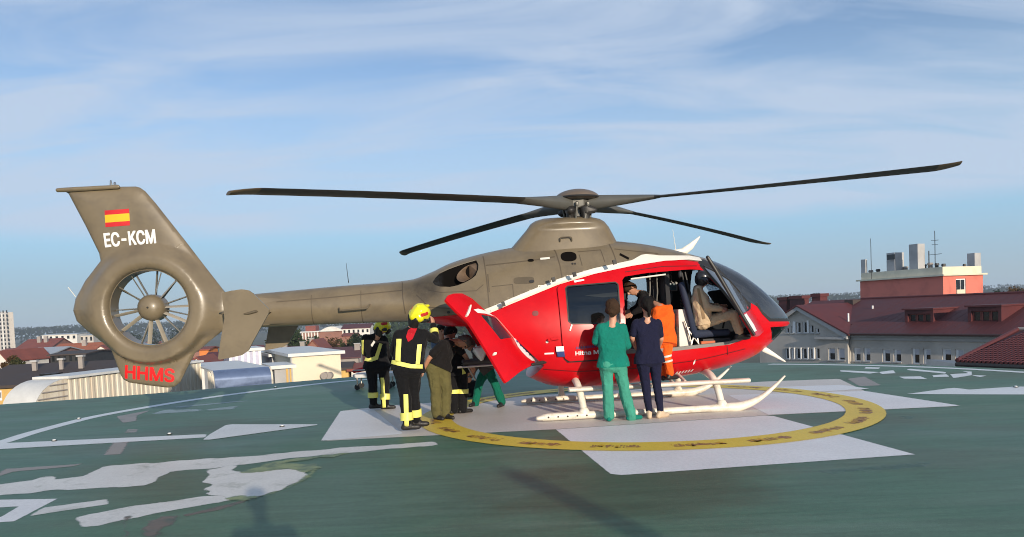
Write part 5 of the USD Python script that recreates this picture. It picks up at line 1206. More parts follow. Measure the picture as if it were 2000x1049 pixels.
# --- houses of the town
def house(name, label, x0, x1, yr, ye, Y, mw, mr, depth=9., ang=0., gable=False, nwin=0, wy=None, group=None, over=.35, sub=True, cat='house', chim=()):
    o = at(x0, ye, Y); A = Facade(o, ang); w = A.uz(x1, ye)[0]; ze = o[2]
    dr = 0 if gable else depth / 2
    zr_ = A.uz((x0 + x1) / 2, yr, dr)[1]
    t = thing(name, label, cat, [*o[:2], GZ], group=group)
    zr_ = max(zr_, ze + .3)
    if gable:
        wallm = Manifold.hull_points(np.array([A.P(u, z, d) for d in (0, depth) for u, z in ((0, GZ), (w, GZ), (0, ze), (w, ze), (w / 2, zr_ - .15))]))
    else:
        wallm = Manifold.hull_points(np.array([A.P(u, z, d) for u in (0, w) for d, z in ((0, GZ), (depth, GZ), (0, ze), (depth, ze), (depth / 2, zr_ - .15))]))
    ws = []
    if nwin:
        y0, y1 = wy
        for k in range(nwin):
            a = w * (k + .28) / nwin; b = w * (k + .72) / nwin
            ws.append((a, b, A.uz(x0, y1)[1], A.uz(x0, y0)[1]))
    for a, b, z0, z1 in ws: wallm = wallm - A.bx(a, b, z0, z1, -1, .25)
    wp_ = put(t, 'wall', wallm, mw, smooth=False)
    for a, b, z0, z1 in ws:
        if sub: window(A, wp_, a, b, z0, z1, 0, frame=.08, mull=2)
        else: put(wp_, 'window', A.bx(a, b, z0, z1, .12, .16), PANE, smooth=False)
    if gable:
        for s in (0, 1):
            e = w + over if s else -over; sl = (zr_ - ze) / (w / 2)
            put(t, 'roof', Manifold.hull_points(np.array([A.P(u, z, d) for d in (-over, depth + over) for u, z in ((w / 2, zr_ + .1), (w / 2, zr_ - .08), (e, ze - sl * over + .1), (e, ze - sl * over - .08))])), mr, smooth=False)
    else:
        sl = (zr_ - ze) / (depth / 2)
        for s in (0, 1):
            e = depth + over if s else -over
            put(t, 'roof', Manifold.hull_points(np.array([A.P(u, z, d) for u in (-over, w + over) for d, z in ((depth / 2, zr_ + .1), (depth / 2, zr_ - .08), (e, ze - sl * over + .1), (e, ze - sl * over - .08))])), mr, smooth=False)
    for fr_, h_, wd in chim:
        c = put(t, 'chimney', A.bx(w * fr_, w * fr_ + wd, zr_ - 2.2, zr_ + h_, depth * .30, depth * .30 + wd), CHIM, smooth=False)
        put(c, 'chimney_cap', A.bx(w * fr_ - .08, w * fr_ + wd + .08, zr_ + h_ + .003, zr_ + h_ + .12, depth * .30 - .08, depth * .30 + wd + .08), GREYL, smooth=False)
    return t, A, w, ze, zr_
r_ = math.radians
t, A, w, ze, zr_ = house('long_brown_roof_house', 'long yellow house with a dark brown roof and row of chimneys', -60, 238, 712, 757, 46, YELW, ROOFD, depth=11, ang=r_(-8), chim=((.24, .3, .26), (.43, .35, .22), (.565, .5, .28), (.86, .3, .24)))
for x0, x1, xs in ((-4, 5, 0), (25, 46, 1)):
    a, z1 = A.uz(x0, 763); b, z0 = A.uz(x1, 782); put(t, 'white_panel', A.bx(a, b, z0, z1, -.05, -.003), FRAME, smooth=False)
    for q in ((.1, .45), (.55, .9)):
        wv = put(t, 'window_frame', A.bx(a + (b - a) * q[0], a + (b - a) * q[1], z0 + .75 * (z1 - z0) * .3, z1 - .1, -.08, -.053), GREYL, smooth=False)
        put(wv, 'pane', A.bx(a + (b - a) * q[0] + .05, a + (b - a) * q[1] - .05, z0 + .75 * (z1 - z0) * .3 + .05, z1 - .15, -.09, -.083), PANE, smooth=False)
u, z = A.uz(98, 744, 1.5); put(t, 'roof_hatch', A.bx(u - .4, u + .5, z - .6, z + .5, 1.0, 2.2), PANE, smooth=False)
# tall block at the far left
o = at(-40, 610, 520); A = Facade(o, r_(-35)); w = A.uz(13, 610)[0]; w2 = A.uz(25.5, 610)[0]
t = thing('grey_high_rise', 'grey concrete high rise with vertical balcony strips at the far left', 'tower', [*o[:2], GZ])
put(t, 'wall', A.bx(0, w, GZ, o[2], 0, 18), GREYL, smooth=False); put(t, 'wall', A.bx(w + .003, w2, GZ, o[2] - .5, 1.5, 16), GREYW, smooth=False)
for k in range(5):
    u = w * (.40 + .13 * k); put(t, 'balcony_strip', A.bx(u, u + w * .045, GZ + 3, o[2] - 1.5, -.5, -.003), WHITEW if k % 2 else GREYW, smooth=False)
    for q in range(12): put(t, 'balcony_window', A.bx(u + w * .055, u + w * .105, GZ + 4 + q * 2.9, GZ + 5.8 + q * 2.9, -.12, -.003), PANE, smooth=False)
t, A, w, ze, zr_ = house('white_long_block', 'long white flat block with square dark windows behind orange roofs', 82, 150, 652.5, 655, 330, WHITEW, ROOFS, depth=12, ang=r_(-6), nwin=6, wy=(658, 664), sub=False, cat='building')
t, A, w, ze, zr_ = house('glazed_link_block', 'grey glazed block joined to the right of the long white block', 146, 182, 653.5, 656, 335, GREYW, ROOFS, depth=12, ang=r_(-6), nwin=4, wy=(659, 667), sub=False, cat='building')
house('orange_roof_row', 'long row house with bright orange tile roof left of the tail rotor', 92, 196, 671, 690, 190, CREAMW, ROOFO, depth=16, ang=r_(-7), nwin=7, wy=(692, 697), sub=False, chim=((.5, .8, 1.0),))
house('red_brown_roof_house', 'house with wide red brown roof beside the grey high rise', 28, 96, 663, 684, 230, BRICKW, ROOFB, depth=18, ang=r_(-6), chim=((.4, .8, 1.0), (.6, .8, 1.0)))
house('silver_roof_house', 'brick house with silver corrugated roof left of centre town', 44, 100, 680, 694, 120, BRICKW, ROOFS, depth=11, ang=r_(-5), nwin=3, wy=(698, 708), sub=False)
house('dark_glass_house', 'low dark glazed house below the bright orange roof', 98, 166, 690, 694, 105, DARK, ROOFD, depth=10, ang=r_(-6), nwin=6, wy=(697, 707), sub=False)
house('white_gable_house', 'small brick house with white gable just left of the tail fin', 180, 216, 675, 688, 115, WHITEW, ROOFB, depth=9, ang=r_(-9), gable=True, nwin=2, wy=(692, 700), sub=False)
house('small_red_house', 'small red roofed house with white gable at far left edge', -12, 13, 686, 702, 110, WHITEW, ROOFB, depth=9, ang=r_(4), gable=True)
house('orange_wall_house', 'house with a bright orange side wall right of the tail fin', 389, 407, 679, 683, 120, plaster('orange_plaster', (.62, .20, .05)), ROOFB, depth=6, ang=r_(-8), cat='house')
house('red_hip_house', 'red roofed house beside the orange wall', 399, 432, 689, 704, 95, WHITEW, ROOFR, depth=8, ang=r_(-10))
house('white_dormer_house', 'white gabled house under the tail fin right edge', 372, 398, 698, 711, 85, WHITEW, ROOFB, depth=7, ang=r_(-8), gable=True)
house('brown_roof_house', 'brown roofed house seen below the far end plate', 500, 532, 688, 703, 110, CREAMW, ROOFO, depth=9, ang=r_(-5))
house('red_terrace_house', 'low terrace with red roof behind the grey roof block', 527, 586, 678, 690, 130, WHITEW, ROOFR, depth=9, ang=r_(-4), nwin=4, wy=(692, 698), sub=False, chim=((.3, .6, .8), (.9, .8, .8)))
house('brick_gable_house', 'narrow red brick gabled house among trees under the tail boom', 597, 626, 664, 682, 140, BRICKW, ROOFB, depth=10, ang=r_(-3), gable=True, nwin=2, wy=(683, 690), sub=False, chim=((.05, .2, .8),))
house('plum_roof_house', 'house with dark plum roof left of the firefighters', 636, 700, 679, 700, 105, CHIM, mat('plum_roof', (.085, .035, .04), .8), depth=9, ang=r_(-8), chim=((.85, .5, .8),))
house('yellow_shed', 'small yellow shed right of the cream roof block', 660, 680, 716, 720, 60, YELW, ROOFD, depth=5, ang=r_(-8))
house('red_shed', 'small red roofed shed behind the left firefighter', 686, 716, 711, 722, 60, WHITEW, ROOFB, depth=5, ang=r_(-8))
house('white_town_house', 'white house with red roof just below the tail boom', 668, 722, 633, 642, 260, WHITEW, ROOFR, depth=12, ang=r_(-3), nwin=6, wy=(645, 651), sub=False)
house('red_annex', 'low red annex in front of the white town house', 668, 694, 651, 657, 220, BRICKW, ROOFB, depth=8, ang=r_(-3))
# white hall with a shallow arched roof
o = at(588, 650, 340); A = Facade(o, r_(-3)); w = A.uz(672, 650)[0]
t = thing('arched_roof_hall', 'white hall with a shallow arched roof in the town', 'building', [*o[:2], GZ])
put(t, 'wall', A.bx(0, w, GZ, o[2], 0, 20), BRICKW, smooth=False)
arc = [A.P(w * (.42 + .58 * k), o[2] + 2.2 * math.sin(math.pi * k) + .1, -1) for k in np.linspace(0, 1, 12)]
put(t, 'arched_roof', Manifold.hull_points(np.array(arc + [p + A.n * 22 for p in arc])), WHITEW, smooth=30)
put(t, 'flat_roof', A.bx(-1, w * .46, o[2] + .01, o[2] + .5, -1, 20), CLADL, smooth=False)
put(t, 'roof_house', A.bx(w * .06, w * .30, o[2] + .51, o[2] + 3, 4, 12), ROOFB, smooth=False)
for k in range(6): put(t, 'white_column', A.bx(w * (.02 + .07 * k), w * (.05 + .07 * k), o[2] - 4, o[2] + .005, -.4, -.003), WHITEW, smooth=False)
# small red roofed houses filling the far town
rs = random.Random(21)
for k in range(40):
    x = rs.choice([rs.uniform(-20, 440), rs.uniform(-20, 440), rs.uniform(490, 730), rs.uniform(1960, 2040)])
    Y = rs.uniform(240, 620)
    yh = 608 - .0425 * (x - 1000)
    ye = yh + 1430 * rs.uniform(14, 17.5) / Y
    wpx = 1430 * rs.uniform(9, 16) / Y
    h_px = 1430 * rs.uniform(2.5, 4.5) / Y
    wi, ri, gb = rs.randrange(3), rs.randrange(3), rs.random() < .4
    place = 'far left of the tail fin' if x < 140 else 'seen around the tail rotor' if x < 445 else 'seen under the tail boom' if x < 800 else 'at the far right edge'
    lab = ('gabled ' if gb else 'small ') + ('white', 'cream', 'brick')[wi] + ' town house with ' + ('red brown', 'orange', 'dark red')[ri] + ' roof ' + place
    house('town_house', lab, x - wpx / 2, x + wpx / 2, ye - h_px, ye, Y, (WHITEW, CREAMW, BRICKW)[wi], (ROOFB, ROOFO, ROOFR)[ri], depth=9, ang=rs.uniform(-.5, .1), gable=gb, group='distant town houses: ' + lab, sub=False)

# --- trees
LEAF = [M('leaf_' + n, {'g': ('geometry', {}), 'r': ('rgb_ramp', {'ramp': [(0, tuple(np.array(c) * .6)), (1, tuple(np.array(c) * 1.35))]}), 'n': ('noise_texture', {'scale': .35, 'detail': 3.0}), 'a': ('math', {'math_type': 'multiply_add', 'value2': .5}),
              'p': ('principled_bsdf', {'roughness': .7, 'specular_ior_level': .3}), 't': ('translucent_bsdf', {}), 'm': ('mix_closure', {'fac': .3})},
          [('g.random_per_island', 'a.value1'), ('g.position', 'n.vector'), ('n.fac', 'h.value1'), ('h.value', 'a.value3'), ('a.value', 'r.fac'), ('r.color', 'p.base_color'), ('r.color', 't.color'), ('p.BSDF', 'm.closure1'), ('t.BSDF', 'm.closure2')] if False else
          [('g.random_per_island', 'r.fac'), ('r.color', 'p.base_color'), ('r.color', 't.color'), ('p.BSDF', 'm.closure1'), ('t.BSDF', 'm.closure2')], 'm.closure')
        for n, c in (('green', (.050, .085, .028)), ('dark', (.030, .055, .024)), ('olive', (.085, .090, .026)), ('autumn', (.16, .085, .022)))]
BARK = mat('bark', (.06, .045, .032), .9)
def leaves(cent, rad, n, size, rng):
    """n small leaf faces scattered through clumps"""
    pts = cent[rng.integers(len(cent), size=n)] + rng.normal(size=(n, 3)) * rad * .55
    a = rng.normal(size=(n, 3)); a /= np.linalg.norm(a, axis=1)[:, None]; b = np.cross(a, rng.normal(size=(n, 3))); b /= np.linalg.norm(b, axis=1)[:, None]
    s = size * rng.uniform(.6, 1.4, (n, 1))
    V = np.stack([pts - a * s, pts + b * s * .6, pts + a * s, pts - b * s * .6], 1).reshape(-1, 3); i = np.arange(n)[:, None] * 4
    return trimesh.Trimesh(V, np.vstack([i + [0, 1, 2], i + [0, 2, 3]]), process=False)
def tree(label, x, yt, wpx, Y, kind, n=700, group=None):
    rng = np.random.default_rng(int(x * 7 + Y))
    top = at(x, yt, Y); w = wpx * Y / 1430; h = top[2] - GZ
    t = thing('tree', label, 'tree', [*top[:2], GZ], group=group)
    base = np.array([*top[:2], GZ])
    put(t, 'trunk', tube(smooth_path([base, base + (.1 * w * .2, 0, h * .4), base + (0, 0, h * .85)], 3), np.linspace(w * .045 + .1, .04, 7), 7), BARK)
    for k in range(4):
        a = rng.uniform(0, 6.28); put(t, 'limb', tube([base + (0, 0, h * (.35 + .1 * k)), base + (math.cos(a) * w * .3, math.sin(a) * w * .3, h * (.55 + .1 * k))], [w * .02 + .04, .03], 5), BARK)
    ch = min(h * .75, w * 1.25); cc = []
    for k in range(26):
        q = rng.uniform(-1, 1, 3); q = q / max(np.linalg.norm(q), 1)
        cc.append([top[0] + q[0] * w * .42, top[1] + q[1] * w * .42, top[2] - ch * .5 + q[2] * ch * .42])
    put(t, 'crown', leaves(np.array(cc), w * .16, n, w * .035 + .12, rng), LEAF[kind], smooth=False)
for row in (('broad dark green tree seen left of centre under the tail boom', 572, 643, 46, 150, 0, 1400), ('olive green tree just behind the far end plate', 541, 655, 40, 140, 2, 900), ('tall green tree beside the brick gabled house', 612, 655, 30, 170, 0, 800),
            ('autumn tinted tree in front of the white hall', 648, 655, 40, 160, 3, 900), ('yellow green tree below the white town house', 676, 657, 34, 150, 2, 900), ('dark green tree behind the left firefighter', 703, 650, 36, 140, 1, 900), ('green tree between the firefighters', 752, 655, 36, 130, 0, 700),
            ('brown autumn tree left of the silver roofed house', 20, 693, 30, 100, 3, 700), ('olive tree in front of the small red house', 34, 700, 26, 80, 2, 600), ('small yellow green tree beside the white gable house', 168, 690, 18, 110, 2, 500),
            ('dark tree behind the tail rotor at its lower right', 352, 637, 40, 400, 1, 900), ('dark tree behind the tail rotor hub', 300, 645, 34, 420, 1, 800), ('dark tree behind the tail rotor at its lower left', 262, 648, 32, 430, 1, 700),
            ('bushy green tree right of the orange wall', 415, 678, 20, 150, 0, 500), ('dark shrub tree under the near end plate', 440, 706, 18, 70, 1, 500), ('bare reddish tree at the far right behind the red roof', 1985, 559, 34, 150, 3, 900), ('low dark tree right of the pink tower', 1948, 566, 26, 170, 1, 600)):
    tree(*row)
# wooded skyline, two to three kilometres off
rng = np.random.default_rng(4)
for nm, Yf, zt0, n in (('far_woodland', 2300, 9, 16000), ('near_woodland', 1300, -1, 12000), ('park_woodland', 420, -9, 9000)):
    X = rng.uniform(-1.1, 1.1, n) * Yf if Yf > 500 else rng.uniform(-.19, .40, n) * Yf
    hh = zt0 + (9 if Yf > 500 else 7) * meshkit.fbm(np.c_[X / 260, np.zeros(n), np.zeros(n)], 4, 2) + 6 * meshkit.noise(np.c_[X / 25, np.zeros(n), np.zeros(n)], 6)
    Z = GZ + (hh - GZ) * np.sqrt(rng.uniform(0, 1, n))
    Yp = Yf + rng.uniform(0, 160, n)
    s = rng.uniform(2.2, 5, (n, 1)) * (1 if Yf > 500 else .42)
    pts = np.c_[X, Yp, Z]; a = rng.normal(size=(n, 3)); a /= np.linalg.norm(a, axis=1)[:, None]; b = np.cross(a, rng.normal(size=(n, 3))); b /= np.linalg.norm(b, axis=1)[:, None]
    V = np.stack([pts - a * s, pts + b * s * .7, pts + a * s, pts - b * s * .7], 1).reshape(-1, 3); i = np.arange(n)[:, None] * 4
    solo(nm, trimesh.Trimesh(V, np.vstack([i + [0, 1, 2], i + [0, 2, 3]]), process=False), LEAF[1] if Yf > 500 else LEAF[0], {2300: 'distant wooded skyline beyond the town', 1300: 'darker belt of woodland behind the town roofs', 420: 'green park trees behind the helicopter'}[Yf], 'woodland', kind='stuff', smooth=False)
# the evening air over the town
hz = trimesh.creation.box((6400, 4000, 52)); hz.apply_translation((0, 1300, 4.5))
solo('haze', hz, M('air_haze', {'v': ('principled_volume', {'color': (.62, .72, .86), 'density': .00022, 'anisotropy': 0.0})}, [], None, 'v.volume'), 'thin evening haze over the town', 'haze', kind='stuff', smooth=False)
# the hospital block that carries the deck
hb = thing('hospital_block', 'pale hospital building block that carries the helipad', 'building', [0, 5, GZ])
base_pg = dp.buffer(-1.2)
b_ = trimesh.creation.extrude_polygon(base_pg, -GZ - 1.0, engine='earcut'); b_.apply_translation((0, 0, GZ)); put(hb, 'wall', b_, GREYL, smooth=False)
# ------------------------------------------------------------------ people
SKIN = mat('skin', (.50, .26, .17), .5, var=.08, vs=12)
SKIND = mat('skin_tanned', (.40, .19, .115), .5, var=.08, vs=12)
def cloth(name, c, rough=.85, **k): return mat(name, c, rough, var=k.pop('var', .14), vs=k.pop('vs', 7), bump=.035, bs=k.pop('bs', 9), spec=.15, sheen=.04)
TEAL = cloth('teal_scrub_top', (.006, .165, .125)); TEALP = cloth('pale_teal_trousers', (.05, .27, .195)); NAVY = cloth('navy_scrubs', (.010, .011, .032))
ORANGE = cloth('orange_suit', (.80, .115, .012)); FIREB = cloth('fire_jacket_black', (.0075, .0075, .009)); HIVIS = mat('hivis_band', (.72, .70, .16), .5, var=.06)
SILV = mat('silver_band', (.62, .62, .58), .4); OLIVE = cloth('olive_trousers', (.105, .095, .038)); TBLACK = cloth('black_shirt', (.010, .009, .010)); BEIGE = cloth('beige_suit', (.52, .39, .25), tint=(.30, .20, .12), tintamt=1.0, tints=13)
GREENP = cloth('green_scrubs', (.004, .115, .075)); GREYT = cloth('grey_brown_top', (.075, .062, .058)); SHOE = mat('shoe_black', (.012, .011, .011), .5); SHOEB = mat('shoe_beige', (.52, .40, .28), .6)
HAIRB = mat('hair_brown', (.040, .021, .011), .75, bump=.012, bs=70, spec=.2, var=.35, vs=40); HAIRK = mat('hair_black', (.006, .0045, .004), .7, bump=.012, bs=70, spec=.2); HAIRG = mat('hair_grey', (.11, .095, .085), .75, bump=.012, bs=70, spec=.2, var=.3, vs=40)
HELM = mat('helmet_yellow', (.72, .68, .010), .25, coat=.4); HELMR = mat('helmet_red_mark', (.45, .02, .015), .4); FIRER = cloth('jacket_red_panel', (.42, .012, .022))
BLUESH = cloth('blue_shirt', (.10, .15, .24)); EYE_M = mat('eye_dark', (.02, .015, .012), .2)

def unit(v): v = np.asarray(v, float); return v / max(np.linalg.norm(v), 1e-9)
def lerp(a, b, t): return np.asarray(a) + (np.asarray(b) - np.asarray(a)) * t
def flesh(parts, res, rough=0.0, seed=0, it=8):
    m = union(parts).refine_to_length(res)
    t = tm(m); t.merge_vertices()
    trimesh.smoothing.filter_taubin(t, lamb=.5, nu=.52, iterations=it)
    if rough:
        v = np.asarray(t.vertices); n = np.asarray(t.vertex_normals)
        k = meshkit.fbm(v * (11, 11, 7), 3, seed) - .5 + .5 * (meshkit.noise(v * (26, 26, 16), seed + 9) - .5)
        t = trimesh.Trimesh(v + n * (k * rough)[:, None], t.faces, process=False)
    return t
def inflate(t, d): return trimesh.Trimesh(np.asarray(t.vertices) + np.asarray(t.vertex_normals) * d, t.faces, process=False)
def frustum(px, Y0, Y1):
    """the space that a pixel outline covers between two depths"""
    pg = Polygon(px); v2, f2 = trimesh.creation.triangulate_polygon(pg, engine='earcut')
    out = []
    for tri in v2[f2]:
        out.append(Manifold.hull_points(np.array([at(*p, Y) for p in tri for Y in (Y0, Y1)])))
    return union(out)
def patch(garment, px, Y0, Y1, d=.006):
    return man(inflate(garment, d)) ^ frustum(px, Y0, Y1)
def ringband(a, b, t0, t1, ra, rb, seg=18):
    p, q = lerp(a, b, t0), lerp(a, b, t1)
    return tube([p, q], [ra + (rb - ra) * t0, ra + (rb - ra) * t1], seg)
def hand(wrist, dirn, side, s, curl=.5):
    """palm, four bent fingers of their own lengths and a thumb"""
    d = unit(dirn); sd = unit(np.asarray(side) - d * (np.asarray(side) @ d)); nn = np.cross(d, sd)
    out = [hull((wrist, .026 * s), (wrist + d * .045 * s + sd * .024 * s, .016 * s), (wrist + d * .085 * s + sd * .030 * s, .013 * s), (wrist + d * .085 * s - sd * .030 * s, .013 * s), (wrist + d * .045 * s - sd * .024 * s, .016 * s))]
    for k, ln in enumerate((.062, .075, .070, .054)):
        b = wrist + d * .088 * s + sd * (.030 - .020 * k) * s; cur = d
        for q, fr in enumerate((.45, .32, .23)):
            ang = curl * (.5 + .4 * q); cur = unit(cur * math.cos(ang) + nn * math.sin(ang)) if q else unit(d * math.cos(curl * .4) + nn * math.sin(curl * .4))
            e = b + cur * ln * fr * s; out.append(hull((b, (.0095 - .001 * q) * s), (e, (.0088 - .001 * q) * s))); b = e
    b = wrist + d * .030 * s + sd * .026 * s; td = unit(d * .6 + sd * .7 + nn * .35)
    m_ = b + td * .035 * s; out += [hull((b, .013 * s), (m_, .0105 * s)), hull((m_, .0105 * s), (m_ + unit(td + d * .8) * .028 * s, .009 * s))]
    return out
def person(name_label, J, s, face, top, bottom, shoes=SHOE, skin=SKIN, hair=None, hairlong=0., hairvol=0., sleeve='long', group=None, wide=1.0, legr=(.098, .066, .052), girth=1.0, rough=.030, seed=1, toes=None, helmet=False, collar=None, toplen=.10, extra=None, legs=True):
    """J: joints in the world. Returns the thing and its garments"""
    b = np.array([*((J['anL'] + J['anR']) / 2)[:2], 0.0]) if legs else np.array([*J['hipL'][:2], 0.])
    P = thing('person', name_label, 'person', b, group=group)
    hd, nk = J['head'], J['neck']; f = unit(face); up = unit(hd - nk); f = unit(f - up * (f @ up)); rt = np.cross(f, up)
    shL, shR, hL, hR = J['shL'], J['shR'], J['hipL'], J['hipR']
    mid = (shL + shR) / 2; pel = (hL + hR) / 2; spine = unit(mid - pel); lat = unit(shR - shL); fr = unit(np.cross(lat, spine)); fr = fr if fr @ f > 0 or abs(fr @ f) < .2 else -fr
    H = lambda a, b_, c: hd + rt * a * s + f * b_ * s + up * c * s
    sk = [hull((H(0, -.012, .035), (.076 * s)), (H(0, .02, .03), .070 * s), (H(0, -.02, .0), .068 * s)), hull((H(0, .02, .02), .066 * s), (H(0, .045, -.085), .034 * s), (H(.03, .0, -.06), .035 * s), (H(-.03, 0, -.06), .035 * s)),
          hull((H(0, .088, .012), .010 * s), (H(0, .104, -.022), .013 * s), (H(0, .085, -.028), .016 * s)), hull((H(-.018, .074, -.058), .011 * s), (H(.018, .074, -.058), .011 * s)), hull((H(-.03, .078, .035), .012 * s), (H(.03, .078, .035), .012 * s))]
    for q in (-1, 1): sk.append(hull((H(q * .078, -.005, .018), (.012 * s)), (H(q * .080, -.008, -.022), .010 * s)))
    sk.append(hull((nk, .055 * s), (H(0, -.015, -.05), .050 * s))); sk.append(hull((nk, .058 * s), (lerp(nk, mid, .7), .075 * s)))
    core = [hull((shL + lat * .03 * s, .06 * s), (shR - lat * .03 * s, .06 * s), (lerp(mid, pel, .35) - lat * .07 * s, .08 * s), (lerp(mid, pel, .35) + lat * .07 * s, .08 * s)), hull((lerp(mid, pel, .35) - lat * .07 * s, .08 * s), (lerp(mid, pel, .35) + lat * .07 * s, .08 * s), (hL, .085 * s), (hR, .085 * s))]
    sk += core
    for q in 'LR':
        sh, el, ha = J['sh' + q], J['el' + q], J['ha' + q]
        sk += [hull((sh, .05 * s), (el, .040 * s)), hull((el, .042 * s), (ha, .027 * s))]
        sk += hand(ha, ha - el, J.get('thumb' + q, f), s, .55)
        if legs: sk += [hull((J['hip' + q], .08 * s), (J['kn' + q], .052 * s)), hull((J['kn' + q], .05 * s), (J['an' + q], .036 * s))]
    put(P, 'body', flesh(sk, .028 * s, it=3), skin, smooth=True)
    for q in (-1, 1): put(P, 'eye', trimesh.creation.icosphere(1, .010 * s).apply_translation(H(q * .032, .078, .012)), EYE_M, smooth=True)
    # trousers
    if legs:
        tp = [hull((hL, legr[0] * 1.22 * s * wide), (hR, legr[0] * 1.22 * s * wide), (lerp(pel, mid, .2) - lat * .06 * s, .10 * s * wide), (lerp(pel, mid, .2) + lat * .06 * s, .10 * s * wide)), hull((hL - fr * .03 * s, legr[0] * 1.2 * s * wide), (hR - fr * .03 * s, legr[0] * 1.2 * s * wide))]
        for q in 'LR':
            hp, kn, an = J['hip' + q], J['kn' + q], J['an' + q]
            tp += [hull((hp, legr[0] * 1.12 * s), (lerp(hp, kn, .5), legr[0] * .93 * s)), hull((lerp(hp, kn, .5), legr[0] * .93 * s), (kn, legr[1] * s)), hull((kn, legr[1] * s), (lerp(kn, an, .45), (legr[1] * .62 + legr[2] * .45) * s)), hull((lerp(kn, an, .45), (legr[1] * .62 + legr[2] * .45) * s), (an, legr[2] * s))]
        trs = flesh(tp, .034 * s, rough * s, seed); put(P, 'trousers', trs, bottom, smooth=True)
        for q in 'LR':
            an = J['an' + q]; td = unit(J['toe' + q]) if 'toe' + q in J else unit(f * (1, 1, 0)); td = unit(td * (1, 1, 0)); z0 = np.array([an[0], an[1], max(an[2] - .075 * s, .035 * s)])
            put(P, 'shoe', flesh([hull((z0 - td * .055 * s, .036 * s), (z0 + td * .05 * s + (0, 0, .02 * s), .042 * s), (an, .046 * s)), hull((z0 + td * .05 * s, .040 * s), (z0 + td * .155 * s - (0, 0, .004), (.036 * s)), (z0 - td * .05 * s, .036 * s))], .03 * s, it=3), shoes, smooth=True)
    else: trs = None
    # top: cut off straight at the hem
    g = girth
    rl = max(.105 * g, legr[0] * 1.22 * wide + .030) * s
    drop = spine * (-(toplen + .12) * s)
    tpp = [hull((shL + lat * .012 * s, .068 * s), (shR - lat * .012 * s, .068 * s), (lerp(mid, pel, .3) - lat * .085 * s * g, .095 * s * g), (lerp(mid, pel, .3) + lat * .085 * s * g, .095 * s * g)),
           hull((lerp(mid, pel, .3) - lat * .085 * s * g, .095 * s * g), (lerp(mid, pel, .3) + lat * .085 * s * g, .095 * s * g), (lerp(mid, pel, .72) - lat * .07 * s * g, .10 * s * g), (lerp(mid, pel, .72) + lat * .07 * s * g, .10 * s * g)),
           hull((lerp(mid, pel, .72) - lat * .07 * s * g, .10 * s * g), (lerp(mid, pel, .72) + lat * .07 * s * g, .10 * s * g), (hL, rl), (hR, rl), (hL + drop, rl), (hR + drop, rl)),
           hull((lerp(mid, nk, .55), .066 * s), (shL + lat * .03 * s, .05 * s), (shR - lat * .03 * s, .05 * s))]
    for q in 'LR':
        sh, el, ha = J['sh' + q], J['el' + q], J['ha' + q]
        if sleeve == 'short': tpp += [hull((sh, .070 * s), (lerp(sh, el, .72), .062 * s))]
        else: tpp += [hull((sh, .070 * s), (el, .058 * s)), hull((el, .058 * s), (lerp(el, ha, .93), .044 * s))]
    tg = flesh(tpp, .034 * s, rough * s, seed + 3, it=14)
    cut_ = man(tg).trim_by_plane(tuple(spine), float((pel - spine * toplen * s) @ spine))
    if not cut_.is_empty() and cut_.num_tri() > 100: tg = tm(cut_); tg.merge_vertices()
    put(P, 'jacket' if sleeve == 'long' else 'shirt', tg, top, smooth=60)
    if collar is not None: put(P, 'collar', union([hull((lerp(nk, mid, .25), .078 * s), (lerp(nk, hd, .12), .068 * s))]), collar, smooth=True)
    if hair is not None:
        hh = [hull((H(0, -.025, .050), (.094 + hairvol) * s), (H(0, .022, .066), .074 * s), (H(0, -.045, -.0), (.082 + hairvol) * s)), hull((H(.050, -.03, .0), (.048 + hairvol * .6) * s), (H(-.050, -.03, .0), (.048 + hairvol * .6) * s), (H(0, -.060, -.050), (.050 + hairvol * .7) * s))]
        if hairlong: hh += chain([H(0, -.085, .02), H(0, -.115, -.05), H(0, -.10, -.05 - hairlong)], [.05 * s, .042 * s, .022 * s])
        put(P, 'hair', flesh(hh, .018 * s, (.030 + hairvol * .8) * s, seed + 5, it=3), hair, smooth=True)
    if helmet:
        hm = flesh([hull((H(0, -.02, .05), .125 * s), (H(0, .03, .05), .118 * s), (H(0, -.05, .0), .105 * s)), hull((H(.06, -.05, -.02), .07 * s), (H(-.06, -.05, -.02), .07 * s), (H(0, -.09, -.05), .06 * s)), hull((H(0, .06, .17), .020 * s), (H(0, -.12, .10), .022 * s))], .03 * s, it=4)
        hp_ = put(P, 'helmet', hm, HELM, smooth=True)
        put(hp_, 'visor', hull((H(.07, .11, .01), .04 * s), (H(-.07, .11, .01), .04 * s), (H(0, .135, -.03), .03 * s)), SHOE, smooth=40)
        put(hp_, 'helmet_mark', man(inflate(hm, .004)) ^ (hull((H(.10, -.02, .075), .030 * s), (H(.10, -.075, .03), .026 * s)) + hull((H(-.10, -.02, .075), .030 * s), (H(-.10, -.075, .03), .026 * s))), HELMR, smooth=30)
        put(hp_, 'neck_guard', flesh([hull((H(.05, -.075, -.06), .05 * s), (H(-.05, -.075, -.06), .05 * s), (lerp(nk, hd, .1), .07 * s))], .03 * s, it=2), SHOE, smooth=True)
        put(hp_, 'earpiece', hull((H(.105, .03, -.02), .03 * s), (H(.10, -.02, -.045), .028 * s)) + hull((H(-.105, .03, -.02), .03 * s), (H(-.10, -.02, -.045), .028 * s)), SHOE, smooth=40)
    return P, tg, trs
def joints(Y0, **k):
    """pixel joints (x, y, depth offset) to the world"""
    return {n: at(v[0], v[1], Y0 + (v[2] if len(v) > 2 else 0)) for n, v in k.items()}
CAMD = np.array([0, 1, 0.])
def facing(x, y, z=0): return np.array([x, y, z], float)

